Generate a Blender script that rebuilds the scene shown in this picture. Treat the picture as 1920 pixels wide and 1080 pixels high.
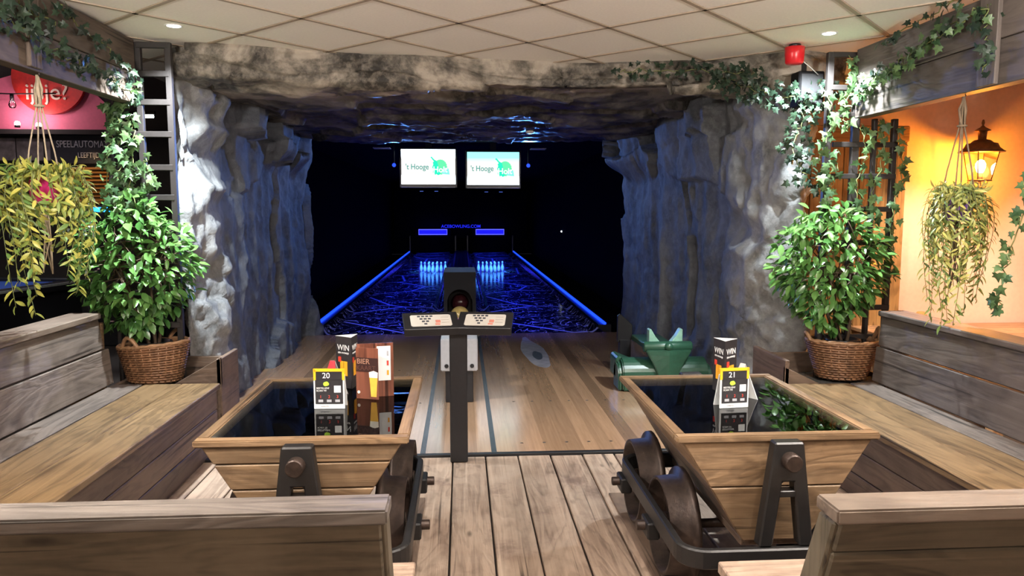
import bpy, bmesh, math, random
from mathutils import Vector, Matrix, noise, Euler
random.seed(7)
for o in list(bpy.data.objects): bpy.data.objects.remove(o)
SC = bpy.context.scene
COL = SC.collection
PI = math.pi

# ------------------------------------------------------------------ camera, world, exposure
cam = bpy.data.cameras.new('camera'); cam.sensor_width = 36; cam.lens = 36*1400/1920
cam.clip_start = .05; cam.clip_end = 100
co = bpy.data.objects.new('camera', cam); COL.objects.link(co); SC.camera = co
co.location = (0, 0, 1.6)
co.rotation_euler = Euler((math.radians(90-5.913), 0, math.radians(-3.821)), 'XYZ')
W = bpy.data.worlds.new('world'); SC.world = W; W.use_nodes = True
W.node_tree.nodes['Background'].inputs[0].default_value = (.02, .02, .025, 1)
W.node_tree.nodes['Background'].inputs[1].default_value = .3
vs = SC.view_settings
vs.view_transform = 'Standard'; vs.look = 'None'; vs.exposure = 0.72; vs.gamma = 1; vs.use_curve_mapping = False

def lamp(name, kind, loc, energy, color, size=.05, target=None, cone=None, blend=.6, sy=None, spread=None):
    l = bpy.data.lights.new(name, kind); l.energy = energy; l.color = color
    if kind == 'AREA':
        l.size = size
        if sy: l.shape = 'RECTANGLE'; l.size_y = sy
        if spread: l.spread = math.radians(spread)
    else: l.shadow_soft_size = size
    if kind == 'SPOT': l.spot_size = math.radians(cone); l.spot_blend = blend
    o = bpy.data.objects.new(name, l); COL.objects.link(o); o.location = loc
    if target is not None:
        o.rotation_euler = (Vector(target)-Vector(loc)).to_track_quat('-Z', 'Y').to_euler()
    return o
WARM = (1, .80, .60); NEU = (1, .92, .84); COOL = (.86, .95, 1)
BLUE = (.01, .04, 1)
# black light tubes over the lanes (their fixtures are built with the lanes)
for x in (-1.05, 1.0):
    lamp('black_light', 'AREA', (x, 19, 2.42), 85, (.01, .03, 1), .3, (x, 19, 0), sy=19, spread=42)
    lamp('blue_wall_light', 'SPOT', (1.13*(1 if x > 0 else -1), 12.75, 2.36), 270, (.12, .30, 1), .05, (-x*2.05, 7.8, 1.8), 53, .85)  # the left lamp is added, to turn the right rock wall blue
    lamp('blue_roof_fill', 'SPOT', (1.13*(1 if x > 0 else -1), 12.74, 2.30), 300, (.10, .30, 1), .05, (x*.4, 9.0, 2.52), 30, .7)  # added spots without fixtures, for blue glints under the tunnel roof

# ------------------------------------------------------------------ helpers
def tag(o, label=None, cat=None, group=None, kind=None):
    if label: o['label'] = label
    if cat: o['category'] = cat
    if group: o['group'] = group
    if kind: o['kind'] = kind
    return o
def thing(name, label, cat, loc=(0, 0, 0), rz=0, group=None):
    o = bpy.data.objects.new(name, None); COL.objects.link(o)
    o.location = loc; o.rotation_euler = (0, 0, rz); o.empty_display_size = .1
    return tag(o, label, cat, group)
def link(name, me, mat=None, parent=None, loc=(0, 0, 0), rot=(0, 0, 0), scale=1):
    o = bpy.data.objects.new(name, me); COL.objects.link(o)
    if mat and not me.materials: me.materials.append(mat)
    o.parent = parent; o.location = loc; o.rotation_euler = rot
    if scale != 1: o.scale = (scale,)*3 if not hasattr(scale, '__len__') else scale
    return o

class B:
    def __init__(s): s.v = []; s.f = []; s.sm = []
    def add(s, vs_, fs, smooth=False):
        n = len(s.v); s.v += [Vector(p) for p in vs_]
        s.f += [[i+n for i in f] for f in fs]; s.sm += [smooth]*len(fs); return s
    def box(s, x0, x1, y0, y1, z0, z1, m=None):
        p = [Vector((x, y, z)) for z in (z0, z1) for y in (y0, y1) for x in (x0, x1)]
        if m: p = [m @ q for q in p]
        return s.add(p, [(0, 2, 3, 1), (4, 5, 7, 6), (0, 1, 5, 4), (2, 6, 7, 3), (0, 4, 6, 2), (1, 3, 7, 5)])
    def prism(s, poly, h0, h1, axis='y'):
        # poly: 2-D outline; axis y -> (x,z) outline extruded in y, z -> (x,y) extruded in z, x -> (y,z) extruded in x
        def P(a, b, h): return {'y': (a, h, b), 'z': (a, b, h), 'x': (h, a, b)}[axis]
        n = len(poly)
        vv = [P(a, b, h0) for a, b in poly]+[P(a, b, h1) for a, b in poly]
        ff = [list(range(n)), list(range(2*n-1, n-1, -1))]+[[i, i+n, (i+1) % n+n, (i+1) % n] for i in range(n)]
        return s.add(vv, ff)
    def cyl(s, p0, p1, r0, r1=None, n=12, cap=True):
        return s.tube([p0, p1], [r0, r0 if r1 is None else r1], n, cap)
    def tube(s, pts, r, n=8, cap=True):
        pts = [Vector(p) for p in pts]; rs = r if isinstance(r, (list, tuple)) else [r]*len(pts)
        vv = []; ff = []; up = None
        for i, p in enumerate(pts):
            t = (pts[min(i+1, len(pts)-1)]-pts[max(i-1, 0)])
            if t.length < 1e-9: t = Vector((0, 0, 1))
            t.normalize()
            if up is None: up = Vector((0, 0, 1)) if abs(t.z) < .9 else Vector((1, 0, 0))
            a = t.cross(up)
            if a.length < 1e-6: a = t.cross(Vector((0, 1, 0)))
            a.normalize(); b = a.cross(t); up = b
            for k in range(n):
                w = 2*PI*k/n; vv.append(p+(a*math.cos(w)+b*math.sin(w))*rs[i])
        for i in range(len(pts)-1):
            for k in range(n):
                ff.append((i*n+k, i*n+(k+1) % n, (i+1)*n+(k+1) % n, (i+1)*n+k))
        s.add(vv, ff, True)
        if cap:
            m = len(s.v)-len(vv); q = len(s.v)-n
            s.f += [list(range(m+n-1, m-1, -1)), list(range(q, q+n))]; s.sm += [False, False]
        return s
    def lathe(s, prof, n=24, axis='z', c=(0, 0, 0), smooth=True, sx=1, sy=1):
        # prof: (r, h)
        vv = []; ff = []; c = Vector(c); m = len(prof)
        for r, h in prof:
            for k in range(n):
                w = 2*PI*k/n; a, b = r*math.cos(w)*sx, r*math.sin(w)*sy
                vv.append(c+(Vector((a, b, h)) if axis == 'z' else Vector((h, a, b)) if axis == 'x' else Vector((a, h, b))))
        for i in range(m-1):
            for k in range(n):
                q = (i*n+k, i*n+(k+1) % n, (i+1)*n+(k+1) % n, (i+1)*n+k)
                ff.append(q if axis != 'y' else q[::-1])
        return s.add(vv, ff, smooth)
    def mesh(s, bevel=0, seg=1, fix=True):
        me = bpy.data.meshes.new('m')
        if len(s.v) > 30000: fix = False
        me.from_pydata(s.v, [], s.f)
        me.polygons.foreach_set('use_smooth', s.sm)
        if bevel or fix:
            bm = bmesh.new(); bm.from_mesh(me)
            bmesh.ops.remove_doubles(bm, verts=bm.verts, dist=1e-6)
            bmesh.ops.recalc_face_normals(bm, faces=bm.faces)
            if bevel:
                es = [e for e in bm.edges if len(e.link_faces) == 2 and e.calc_face_angle(0) > .5]
                bmesh.ops.bevel(bm, geom=es, offset=bevel, segments=seg, affect='EDGES', clamp_overlap=True)
            bm.to_mesh(me); bm.free()
        return me
    def build(s, name, mat, parent=None, bevel=0, center=True, seg=1, fix=True):
        c = Vector((0, 0, 0))
        if center and s.v:
            lo = [min(p[i] for p in s.v) for i in range(3)]; hi = [max(p[i] for p in s.v) for i in range(3)]
            c = Vector([(a+b)/2 for a, b in zip(lo, hi)])
            s.v = [p-c for p in s.v]
        return link(name, s.mesh(bevel, seg, fix), mat, parent, c)
def bx(name, mat, parent, x0, x1, y0, y1, z0, z1, bevel=.003, m=None, seg=1):
    return B().box(x0, x1, y0, y1, z0, z1, m).build(name, mat, parent, bevel, seg=seg)

# ------------------------------------------------------------------ materials
def newmat(name):
    m = bpy.data.materials.new(name); m.use_nodes = True
    nt = m.node_tree; return m, nt, nt.nodes['Principled BSDF']
def N(nt, t, **kw):
    n = nt.nodes.new(t)
    for k, v in kw.items():
        if k in n.inputs: n.inputs[k].default_value = v
        else: setattr(n, k, v)
    return n
def ramp(nt, src, stops, interp='LINEAR'):
    r = nt.nodes.new('ShaderNodeValToRGB'); r.color_ramp.interpolation = interp
    e = r.color_ramp.elements
    while len(e) < len(stops): e.new(.5)
    for el, (p, c) in zip(e, stops):
        el.position = p; el.color = (*c, 1) if len(c) == 3 else c
    nt.links.new(src, r.inputs[0]); return r.outputs[0]
def mixc(nt, fac, a, b, mode='MIX'):
    n = nt.nodes.new('ShaderNodeMix'); n.data_type = 'RGBA'; n.blend_type = mode
    for s, i in ((fac, 0), (a, 6), (b, 7)):
        if hasattr(s, 'links'): nt.links.new(s, n.inputs[i])
        else: n.inputs[i].default_value = s if i == 0 else (*s, 1)
    return n.outputs[2]
def bump(nt, p, h, strength, dist=.01):
    b = nt.nodes.new('ShaderNodeBump'); b.inputs['Strength'].default_value = strength; b.inputs['Distance'].default_value = dist
    nt.links.new(h, b.inputs['Height']); nt.links.new(b.outputs[0], p.inputs['Normal'])
def plain(name, c, rough=.5, metal=0, spec=.5, emit=None, es=0, var=.12, bumpy=.15, scale=30):
    m, nt, p = newmat(name)
    p.inputs['Roughness'].default_value = rough; p.inputs['Metallic'].default_value = metal
    p.inputs['Specular IOR Level'].default_value = spec
    p.inputs['Base Color'].default_value = (*c, 1)
    if var or bumpy:
        tc = N(nt, 'ShaderNodeTexCoord'); nz = N(nt, 'ShaderNodeTexNoise', Scale=scale, Detail=4)
        nt.links.new(tc.outputs['Object'], nz.inputs['Vector'])
        if var:
            col = ramp(nt, nz.outputs[0], [(.3, tuple(x*(1-var) for x in c)), (.7, tuple(min(1, x*(1+var)) for x in c))])
            nt.links.new(col, p.inputs['Base Color'])
        if bumpy: bump(nt, p, nz.outputs[0], bumpy, .004)
    if emit:
        p.inputs['Emission Color'].default_value = (*emit, 1); p.inputs['Emission Strength'].default_value = es
    return m
def wood(name, axis, c0, c1, wear=None, rough=.55, grain=30, bs=.5, knots=True, dark=None, spec=.4, rnd=.35, wearamt=.6, cracks=.85, ring=.3):
    """axis: grain direction in object space"""
    m, nt, p = newmat(name); L = nt.links
    tc = N(nt, 'ShaderNodeTexCoord'); oi = N(nt, 'ShaderNodeObjectInfo')
    off = N(nt, 'ShaderNodeVectorMath', operation='SCALE'); off.inputs[3].default_value = 37
    cb = N(nt, 'ShaderNodeCombineXYZ')
    for i in range(3): L.new(oi.outputs['Random'], cb.inputs[i])
    L.new(cb.outputs[0], off.inputs[0])
    ad = N(nt, 'ShaderNodeVectorMath', operation='ADD'); L.new(tc.outputs['Object'], ad.inputs[0]); L.new(off.outputs[0], ad.inputs[1])
    mp = N(nt, 'ShaderNodeMapping'); sc = [grain]*3; sc[axis] = 1.3; mp.inputs['Scale'].default_value = sc
    L.new(ad.outputs[0], mp.inputs['Vector'])
    # wavy growth rings
    n0 = N(nt, 'ShaderNodeTexNoise', Scale=1.0, Detail=5, Roughness=.62, Distortion=.6); L.new(mp.outputs[0], n0.inputs['Vector'])
    mp2 = N(nt, 'ShaderNodeMapping'); s2 = [5.]*3; s2[axis] = .9; mp2.inputs['Scale'].default_value = s2; L.new(ad.outputs[0], mp2.inputs['Vector'])
    n1 = N(nt, 'ShaderNodeTexNoise', Scale=1.0, Detail=3, Roughness=.5, Distortion=1.2); L.new(mp2.outputs[0], n1.inputs['Vector'])
    rings = N(nt, 'ShaderNodeMath', operation='SINE'); mu = N(nt, 'ShaderNodeMath', operation='MULTIPLY'); mu.inputs[1].default_value = 46
    L.new(n1.outputs[0], mu.inputs[0]); L.new(mu.outputs[0], rings.inputs[0])
    rr = N(nt, 'ShaderNodeMapRange'); rr.inputs[1].default_value = -1; rr.inputs[2].default_value = 1; L.new(rings.outputs[0], rr.inputs[0])
    md = tuple((a+b)/2 for a, b in zip(c0, c1))
    base = ramp(nt, n0.outputs[0], [(.28, c0), (.5, md), (.72, c1)])
    col = mixc(nt, ring, base, ramp(nt, rr.outputs[0], [(0, tuple(x*.45 for x in c0)), (.6, tuple(x*1.08 for x in c1))]))
    if wear:
        n2 = N(nt, 'ShaderNodeTexNoise', Scale=2.2, Detail=5, Roughness=.65); L.new(ad.outputs[0], n2.inputs['Vector'])
        col = mixc(nt, ramp(nt, n2.outputs[0], [(.42, (0, 0, 0)), (.68, (wearamt,)*3)]), col, wear)
    if dark:
        n3 = N(nt, 'ShaderNodeTexNoise', Scale=3.1, Detail=6, Roughness=.7); L.new(ad.outputs[0], n3.inputs['Vector'])
        col = mixc(nt, ramp(nt, n3.outputs[0], [(.55, (0, 0, 0)), (.7, (.7,)*3)]), col, dark)
    if knots:
        mp3 = N(nt, 'ShaderNodeMapping'); s3 = [6.]*3; s3[axis] = 2.2; mp3.inputs['Scale'].default_value = s3; L.new(ad.outputs[0], mp3.inputs['Vector'])
        vo = N(nt, 'ShaderNodeTexVoronoi', Scale=1.0); L.new(mp3.outputs[0], vo.inputs['Vector'])
        col = mixc(nt, ramp(nt, vo.outputs['Distance'], [(.03, (.7,)*3), (.10, (0, 0, 0))]), col, tuple(x*.35 for x in c0))
    # long drying cracks and scratches along the grain
    mp4 = N(nt, 'ShaderNodeMapping'); s4 = [34.]*3; s4[axis] = .55; mp4.inputs['Scale'].default_value = s4; L.new(ad.outputs[0], mp4.inputs['Vector'])
    n4 = N(nt, 'ShaderNodeTexNoise', Scale=1.0, Detail=3, Roughness=.55, Distortion=.35); L.new(mp4.outputs[0], n4.inputs['Vector'])
    if cracks:
        crk = ramp(nt, n4.outputs[0], [(.30, (cracks,)*3), (.37, (0, 0, 0))]); col = mixc(nt, crk, col, tuple(x*.3 for x in c0))
        lgt = ramp(nt, n4.outputs[0], [(.62, (0, 0, 0)), (.74, (cracks*.45,)*3)]); col = mixc(nt, lgt, col, tuple(min(1, x*1.35) for x in (wear or c1)))
    hv = N(nt, 'ShaderNodeHueSaturation'); L.new(col, hv.inputs['Color'])
    mr = N(nt, 'ShaderNodeMapRange'); mr.inputs[3].default_value = 1-rnd*.6; mr.inputs[4].default_value = 1+rnd*.4; L.new(oi.outputs['Random'], mr.inputs[0]); L.new(mr.outputs[0], hv.inputs['Value'])
    L.new(hv.outputs[0], p.inputs['Base Color'])
    p.inputs['Roughness'].default_value = rough; p.inputs['Specular IOR Level'].default_value = spec
    hh = N(nt, 'ShaderNodeMath', operation='ADD'); L.new(n0.outputs[0], hh.inputs[0])
    h2 = N(nt, 'ShaderNodeMath', operation='MULTIPLY'); h2.inputs[1].default_value = .4; L.new(rr.outputs[0], h2.inputs[0]); L.new(h2.outputs[0], hh.inputs[1])
    bump(nt, p, hh.outputs[0], bs, .004)
    return m
def W3(name, *a, **k): return [wood(name+'_'+'xyz'[i], i, *a, **k) for i in range(3)]
SEAT = W3('bench_seat_wood', (.07, .041, .019), (.185, .118, .057), wear=(.245, .162, .086), rough=.42, wearamt=.5)
BACK = W3('bench_back_wood', (.06, .046, .038), (.155, .126, .108), wear=(.215, .175, .148), rough=.5, wearamt=.5)
FRONT = W3('bench_front_wood', (.036, .029, .019), (.095, .077, .052), wear=(.135, .112, .08), rough=.65, spec=.25)
CAPW = W3('bench_cap_wood', (.075, .052, .038), (.17, .128, .097), wear=(.235, .184, .145), rough=.5)
CAPL = W3('bench_cap_grey_wood', (.048, .038, .031), (.115, .096, .082), wear=(.155, .132, .115), rough=.5)
RISER = W3('bench_riser_wood', (.06, .038, .026), (.15, .10, .072), wear=(.2, .14, .1), rough=.55)
CART = W3('cart_wood', (.085, .048, .024), (.255, .16, .085), wear=(.34, .235, .14), dark=(.06, .035, .02), rough=.55, wearamt=.4)
DECK = W3('deck_wood', (.15, .095, .067), (.42, .305, .225), wear=(.47, .365, .28), dark=(.12, .07, .055), rough=.6, grain=34, bs=.9, rnd=.25, ring=.24)
BEAMW = W3('beam_wood', (.05, .036, .028), (.135, .10, .078), wear=(.165, .12, .09), rough=.6)
BEAMD = W3('dark_beam_wood', (.045, .036, .032), (.115, .095, .085), wear=(.14, .115, .10), rough=.45)
APPR = W3('approach_maple', (.25, .145, .082), (.345, .21, .125), rough=.17, grain=40, bs=.02, knots=False, rnd=.6, spec=.95, cracks=0, ring=.05)
ORWOOD = W3('warm_wood', (.28, .13, .04), (.48, .25, .08), rough=.45)
TABW = W3('table_wood', (.33, .16, .07), (.5, .28, .14), rough=.4)
BLKSTEEL = plain('black_steel', (.018, .017, .017), .42, .3, .5)
RUST = plain('rusty_steel', (.045, .03, .024), .45, .55, .5, var=.4, bumpy=.4)
TRELLIS = plain('trellis_wood', (.022, .018, .017), .45, 0, .5)
BLACK = plain('black_plastic', (.012, .012, .014), .35, 0, .5, bumpy=.05)
DARKROOM = plain('dark_wall_paint', (.007, .007, .011), .9, 0, .05, bumpy=.05)
WHITE = plain('white_card', (.82, .82, .82), .4, bumpy=0, var=.02)
SILVER = plain('silver_panel', (.42, .42, .44), .4, .3, bumpy=.03, var=.05)
YELLOW = plain('yellow_plastic', (.85, .48, .02), .35, bumpy=0, var=.03)
def emis(name, c, s):
    m, nt, p = newmat(name); p.inputs['Base Color'].default_value = (0, 0, 0, 1)
    p.inputs['Emission Color'].default_value = (*c, 1); p.inputs['Emission Strength'].default_value = s; return m
def glassy(name, tint=(1, 1, 1), ior=1.5, rough=0.0):
    m, nt, p = newmat(name); nt.nodes.remove(p); out = nt.nodes['Material Output']
    fr = N(nt, 'ShaderNodeFresnel', IOR=ior); t = N(nt, 'ShaderNodeBsdfTransparent'); t.inputs[0].default_value = (*tint, 1)
    g = N(nt, 'ShaderNodeBsdfGlossy'); g.inputs['Roughness'].default_value = rough
    mx = N(nt, 'ShaderNodeMixShader'); nt.links.new(fr.outputs[0], mx.inputs[0]); nt.links.new(t.outputs[0], mx.inputs[1]); nt.links.new(g.outputs[0], mx.inputs[2])
    nt.links.new(mx.outputs[0], out.inputs[0]); return m
def leafmat(name, c0, c1, rough=.35, spec=.5):
    m, nt, p = newmat(name); oi = N(nt, 'ShaderNodeObjectInfo'); ge = N(nt, 'ShaderNodeNewGeometry')
    ad = N(nt, 'ShaderNodeMath', operation='ADD'); fr = N(nt, 'ShaderNodeMath', operation='FRACT')
    nt.links.new(oi.outputs['Random'], ad.inputs[0]); nt.links.new(ge.outputs['Random Per Island'], ad.inputs[1]); nt.links.new(ad.outputs[0], fr.inputs[0])
    col = ramp(nt, fr.outputs[0], [(0, c0), (1, c1)])
    nt.links.new(col, p.inputs['Base Color']); p.inputs['Roughness'].default_value = rough; p.inputs['Specular IOR Level'].default_value = spec
    tr = N(nt, 'ShaderNodeBsdfTranslucent'); nt.links.new(col, tr.inputs[0])
    mx = N(nt, 'ShaderNodeMixShader'); mx.inputs[0].default_value = .25
    out = nt.nodes['Material Output']; nt.links.new(p.outputs[0], mx.inputs[1]); nt.links.new(tr.outputs[0], mx.inputs[2]); nt.links.new(mx.outputs[0], out.inputs[0])
    return m

def text(name, s, mat, parent, loc, rot, size, ext=.0006, align='CENTER', sx=1, bold=0):
    cu = bpy.data.curves.new('t', 'FONT'); cu.body = s; cu.size = size; cu.extrude = ext; cu.offset = bold; cu.align_x = align; cu.align_y = 'CENTER'
    t = bpy.data.objects.new('t', cu); COL.objects.link(t)
    me = bpy.data.meshes.new_from_object(t); bpy.data.objects.remove(t); bpy.data.curves.remove(cu)
    me.materials.clear()
    return link(name, me, mat, parent, loc, rot, (sx, 1, 1))
UPR = (PI/2, 0, 0)     # text standing, facing -y

# ------------------------------------------------------------------ setting: floors
def S(name, mat, x0, x1, y0, y1, z0, z1, label=None, bevel=0):
    o = bx(name, mat, None, x0, x1, y0, y1, z0, z1, bevel); tag(o, label, kind='structure'); return o
SUB = plain('subfloor_dark', (.03, .022, .018), .8)
fl = S('floor', SUB, -8, 7, -5, 4.76, -.12, -.03, 'weathered wooden plank floor in front of the bowling lanes')
xs = [-.07+.213*k for k in range(-9, 12)]
for k in range(len(xs)-1):
    a, b = xs[k]+random.uniform(.003, .007), xs[k+1]-random.uniform(.003, .007)
    bx('plank', DECK[1], None, a, b, -.4 if k % 2 else -.9, 4.755-random.uniform(0, .008), -.03, random.uniform(-.003, .0), .004).parent = fl
bx('plank', DECK[1], None, -8, xs[0]-.004, -5, 4.75, -.03, 0, .003).parent = fl
bx('plank', DECK[1], None, xs[-1]+.004, 7, -5, 6.6, -.03, 0, .003).parent = fl
bx('plank', DECK[1], None, xs[0], xs[-1], -5, -.95, -.03, 0, .003).parent = fl
fa = S('floor_approach', SUB, -2.3, 2.6, 4.77, 9.6, -.12, -.012, 'polished light wood approach floor of the two bowling lanes')
bx('edge_trim', BLACK, fa, -2.3, 2.6, 4.757, 4.80, -.02, .013, .003).matrix_parent_inverse.identity()
DKSTRIP = plain('inlay_strip', (.02, .022, .028), .25, var=.3)
cuts = [-2.3, -1.95]
x = -1.95
while x < -.42: x += random.uniform(.095, .135); cuts.append(x)
cuts = [c for c in cuts if c < -.35]+[-.285, -.25, -.13, -.02, .09, .185, .22]
x = .22
while x < 2.4: x += random.uniform(.095, .135); cuts.append(x)
cuts[-1] = 2.6
for a, b in zip(cuts[:-1], cuts[1:]):
    inlay = abs((a+b)/2+.2675) < .01 or abs((a+b)/2-.2025) < .01
    c = B().box(a+.0001, b-.0001, 4.80, 9.6, -.012, .011 if inlay else .012)
    o = c.build('inlay_strip' if inlay else 'board', DKSTRIP if inlay else APPR[1], fa, 0)
# floor objects keep children at world place: floors are centred boxes, so undo the parent's offset
for f in (fl, fa):
    for ch in f.children: ch.matrix_parent_inverse = Matrix.Translation(-f.location)
# dowel dots in the approach
DOT = plain('dowel_dot', (.03, .018, .012), .4, var=0, bumpy=0)
dm = B().lathe([(0, 0), (.011, 0), (.011, -.004)], 10).mesh(); dm.materials.append(DOT)
for yy, x0 in ((4.98, .40), (6.1, .42), (7.4, .45)):
    for i in range(-8, 10):
        xx = x0+i*.155
        if -1.6 < xx < 1.9 and abs(xx+.03) > .32:
            o = link('dowel', dm, None, fa, (xx, yy, .0128)); o.matrix_parent_inverse = Matrix.Translation(-fa.location)
# footprint-like patch of projected light, painted onto the approach as colour
m, nt, p = newmat('light_patch'); tc = N(nt, 'ShaderNodeTexCoord'); nz = N(nt, 'ShaderNodeTexNoise', Scale=9, Detail=5)
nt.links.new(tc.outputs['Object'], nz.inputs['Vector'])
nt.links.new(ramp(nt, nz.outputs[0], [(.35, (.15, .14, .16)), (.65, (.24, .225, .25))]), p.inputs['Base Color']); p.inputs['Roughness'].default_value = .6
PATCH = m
def blob(cx, cy, rx, ry, z, n=26, seed=0):
    out = []
    for k in range(n):
        w = 2*PI*k/n; q = 1+.16*noise.noise(Vector((math.cos(w)*1.3, math.sin(w)*1.3, seed)))
        out.append((cx+rx*q*math.cos(w), cy+ry*q*math.sin(w)))
    return out
pt = thing('painted_light_patch', 'pale grey painted patch of light with a dark spot on the lane approach', 'floor mark', (.80, 8.35, .0125))
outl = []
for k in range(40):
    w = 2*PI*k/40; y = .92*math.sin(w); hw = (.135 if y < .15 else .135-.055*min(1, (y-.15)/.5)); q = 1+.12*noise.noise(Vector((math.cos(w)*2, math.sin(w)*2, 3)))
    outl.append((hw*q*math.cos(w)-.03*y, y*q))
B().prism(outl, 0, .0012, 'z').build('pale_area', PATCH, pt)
B().prism(blob(.02, -.28, .055, .24, 0, seed=2), .0012, .002, 'z').build('dark_spot', plain('light_patch_spot', (.02, .022, .035), .5), pt)

# ------------------------------------------------------------------ rock tunnel
def rockmat(name, c0, c1, c2, sc=1.0, inner=None, lo=.33, rough=.62):
    m, nt, p = newmat(name); L = nt.links
    tc = N(nt, 'ShaderNodeTexCoord')
    n1 = N(nt, 'ShaderNodeTexNoise', Scale=2.3*sc, Detail=8, Roughness=.62, Distortion=.5); L.new(tc.outputs['Object'], n1.inputs['Vector'])
    n2 = N(nt, 'ShaderNodeTexNoise', Scale=17*sc, Detail=8, Roughness=.7); L.new(tc.outputs['Object'], n2.inputs['Vector'])
    col = ramp(nt, n1.outputs[0], [(lo, c0), (.5, c1), (1-lo, c2)])
    col = mixc(nt, ramp(nt, n2.outputs[0], [(.45, (0, 0, 0)), (.75, (.5,)*3)]), col, tuple(min(1, x*1.35) for x in c2))
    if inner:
        # deeper in the tunnel the rock colour is darkened to stand in for shade
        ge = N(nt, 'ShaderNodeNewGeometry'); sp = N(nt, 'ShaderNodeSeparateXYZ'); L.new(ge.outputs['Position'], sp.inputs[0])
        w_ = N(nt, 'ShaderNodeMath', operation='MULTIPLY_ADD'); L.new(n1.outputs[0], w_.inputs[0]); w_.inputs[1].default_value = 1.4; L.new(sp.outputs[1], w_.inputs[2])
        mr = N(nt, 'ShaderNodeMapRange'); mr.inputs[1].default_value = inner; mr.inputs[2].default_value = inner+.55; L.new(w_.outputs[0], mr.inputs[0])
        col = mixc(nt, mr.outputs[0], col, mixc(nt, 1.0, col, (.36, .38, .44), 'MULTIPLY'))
    L.new(col, p.inputs['Base Color']); p.inputs['Roughness'].default_value = rough; p.inputs['Specular IOR Level'].default_value = .3
    bump(nt, p, n2.outputs[0], .6, .02)
    return m
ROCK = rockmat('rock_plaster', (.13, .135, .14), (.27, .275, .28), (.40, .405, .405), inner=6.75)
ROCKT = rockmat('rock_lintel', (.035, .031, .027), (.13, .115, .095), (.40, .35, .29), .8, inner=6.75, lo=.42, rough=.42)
def fr(p, o=4): return noise.fractal(p, 1.0, 2.0, o)
def path_pts(path, step):
    out = []; acc = 0
    for (a, b) in zip(path[:-1], path[1:]):
        a, b = Vector(a), Vector(b); d = (b-a).length; n = max(1, int(round(d/step)))
        for i in range(n): out.append((a.lerp(b, i/n), acc+d*i/n))
        acc += d
    out.append((Vector(path[-1]), acc)); return out
def smooth_path(path, it=3):
    for _ in range(it):
        q = [path[0]]
        for a, b in zip(path[:-1], path[1:]):
            q += [(a[0]*.75+b[0]*.25, a[1]*.75+b[1]*.25), (a[0]*.25+b[0]*.75, a[1]*.25+b[1]*.75)]
        q.append(path[-1]); path = q
    return path
def sstep(a, b, x):
    t = max(0, min(1, (x-a)/(b-a))); return t*t*(3-2*t)
def rock_wall(name, path, side, seed, label):
    pts = path_pts(smooth_path(path), .026); H = 2.78; nz = 108
    v = []; f = []
    n = len(pts)
    for i, (p, s) in enumerate(pts):
        t = (pts[min(i+1, n-1)][0]-pts[max(i-1, 0)][0]).normalized()
        nrm = Vector((t.y, -t.x)) if side < 0 else Vector((-t.y, t.x))
        Y = p.y
        for j in range(nz+1):
            z = -.02+H*j/nz
            q = Vector((p.x, p.y, z))
            deep = sstep(6.1, 6.7, Y)
            # vertical folds inside, lumps on the front face
            fold = 1-abs(noise.noise(Vector((s*1.5+seed, z*.28+.3*noise.noise(q*.9), seed))))*2
            fold2 = 1-abs(noise.noise(Vector((s*4.0+seed*2, z*.55, seed+5))))*2
            lump = fr(Vector((s*1.6, z*1.6, seed+9)), 5)
            d = deep*(.10*(fold-.6)+.028*(fold2-.55)+.035*lump+.075*noise.cell(Vector((s*1.35+.35*noise.noise(q*1.3), z*.55+.5*noise.noise(q*.9), seed+6))))+(1-deep)*(.06*lump+.035*fr(Vector((s*6, z*5, seed+2)), 5)+.03*noise.cell(Vector((s*2.1+.5*noise.noise(q*2.5), z*2.4+.5*noise.noise(q*2.1), seed+4))))
            # blocky overhang under the roof
            cell = noise.cell(Vector((s*2.3+seed+.35*noise.noise(q*2), z*2.6+.3*noise.noise(q*3+Vector((7, 0, 0))), seed)))
            top = sstep(1.95+.25*noise.noise(Vector((s*1.8, seed, 0))), 2.25, z)
            d += top*deep*(.05+.13*cell)
            d += top*sstep(8.9, 9.7, Y)*sstep(10.0, 9.85, Y)*.14
            # ledges of stacked stones on the front edge
            edge = sstep(5.75, 6.0, Y)*(1-sstep(6.25, 6.6, Y))
            d += edge*.07*(1-abs(noise.noise(Vector((z*3.2, seed, s*1.1)))*2))
            foot = sstep(.5, 0, z); d += foot*(.02+.04*noise.noise(Vector((s*2.4, seed, 1))))
            d += .012*fr(q*9, 3)
            v.append((p.x+nrm.x*d, p.y+nrm.y*d, z))
    for i in range(n-1):
        for j in range(nz):
            a = i*(nz+1)+j; b = a+nz+1
            f.append((a, b, b+1, a+1) if side > 0 else (a, a+1, b+1, b))
    bb = B(); bb.add(v, f, True)
    o = bb.build(name, ROCK, None, fix=False); tag(o, label, kind='structure'); return o
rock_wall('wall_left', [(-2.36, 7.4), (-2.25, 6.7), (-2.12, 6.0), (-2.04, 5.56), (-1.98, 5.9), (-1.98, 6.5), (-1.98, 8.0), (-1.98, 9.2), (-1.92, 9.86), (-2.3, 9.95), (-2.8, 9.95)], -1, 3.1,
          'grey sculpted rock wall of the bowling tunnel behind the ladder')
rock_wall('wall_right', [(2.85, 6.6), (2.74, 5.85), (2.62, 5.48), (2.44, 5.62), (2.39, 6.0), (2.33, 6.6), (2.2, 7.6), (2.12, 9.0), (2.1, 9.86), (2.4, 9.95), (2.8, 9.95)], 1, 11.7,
          'grey sculpted rock wall of the bowling tunnel beside the right basket')
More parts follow.
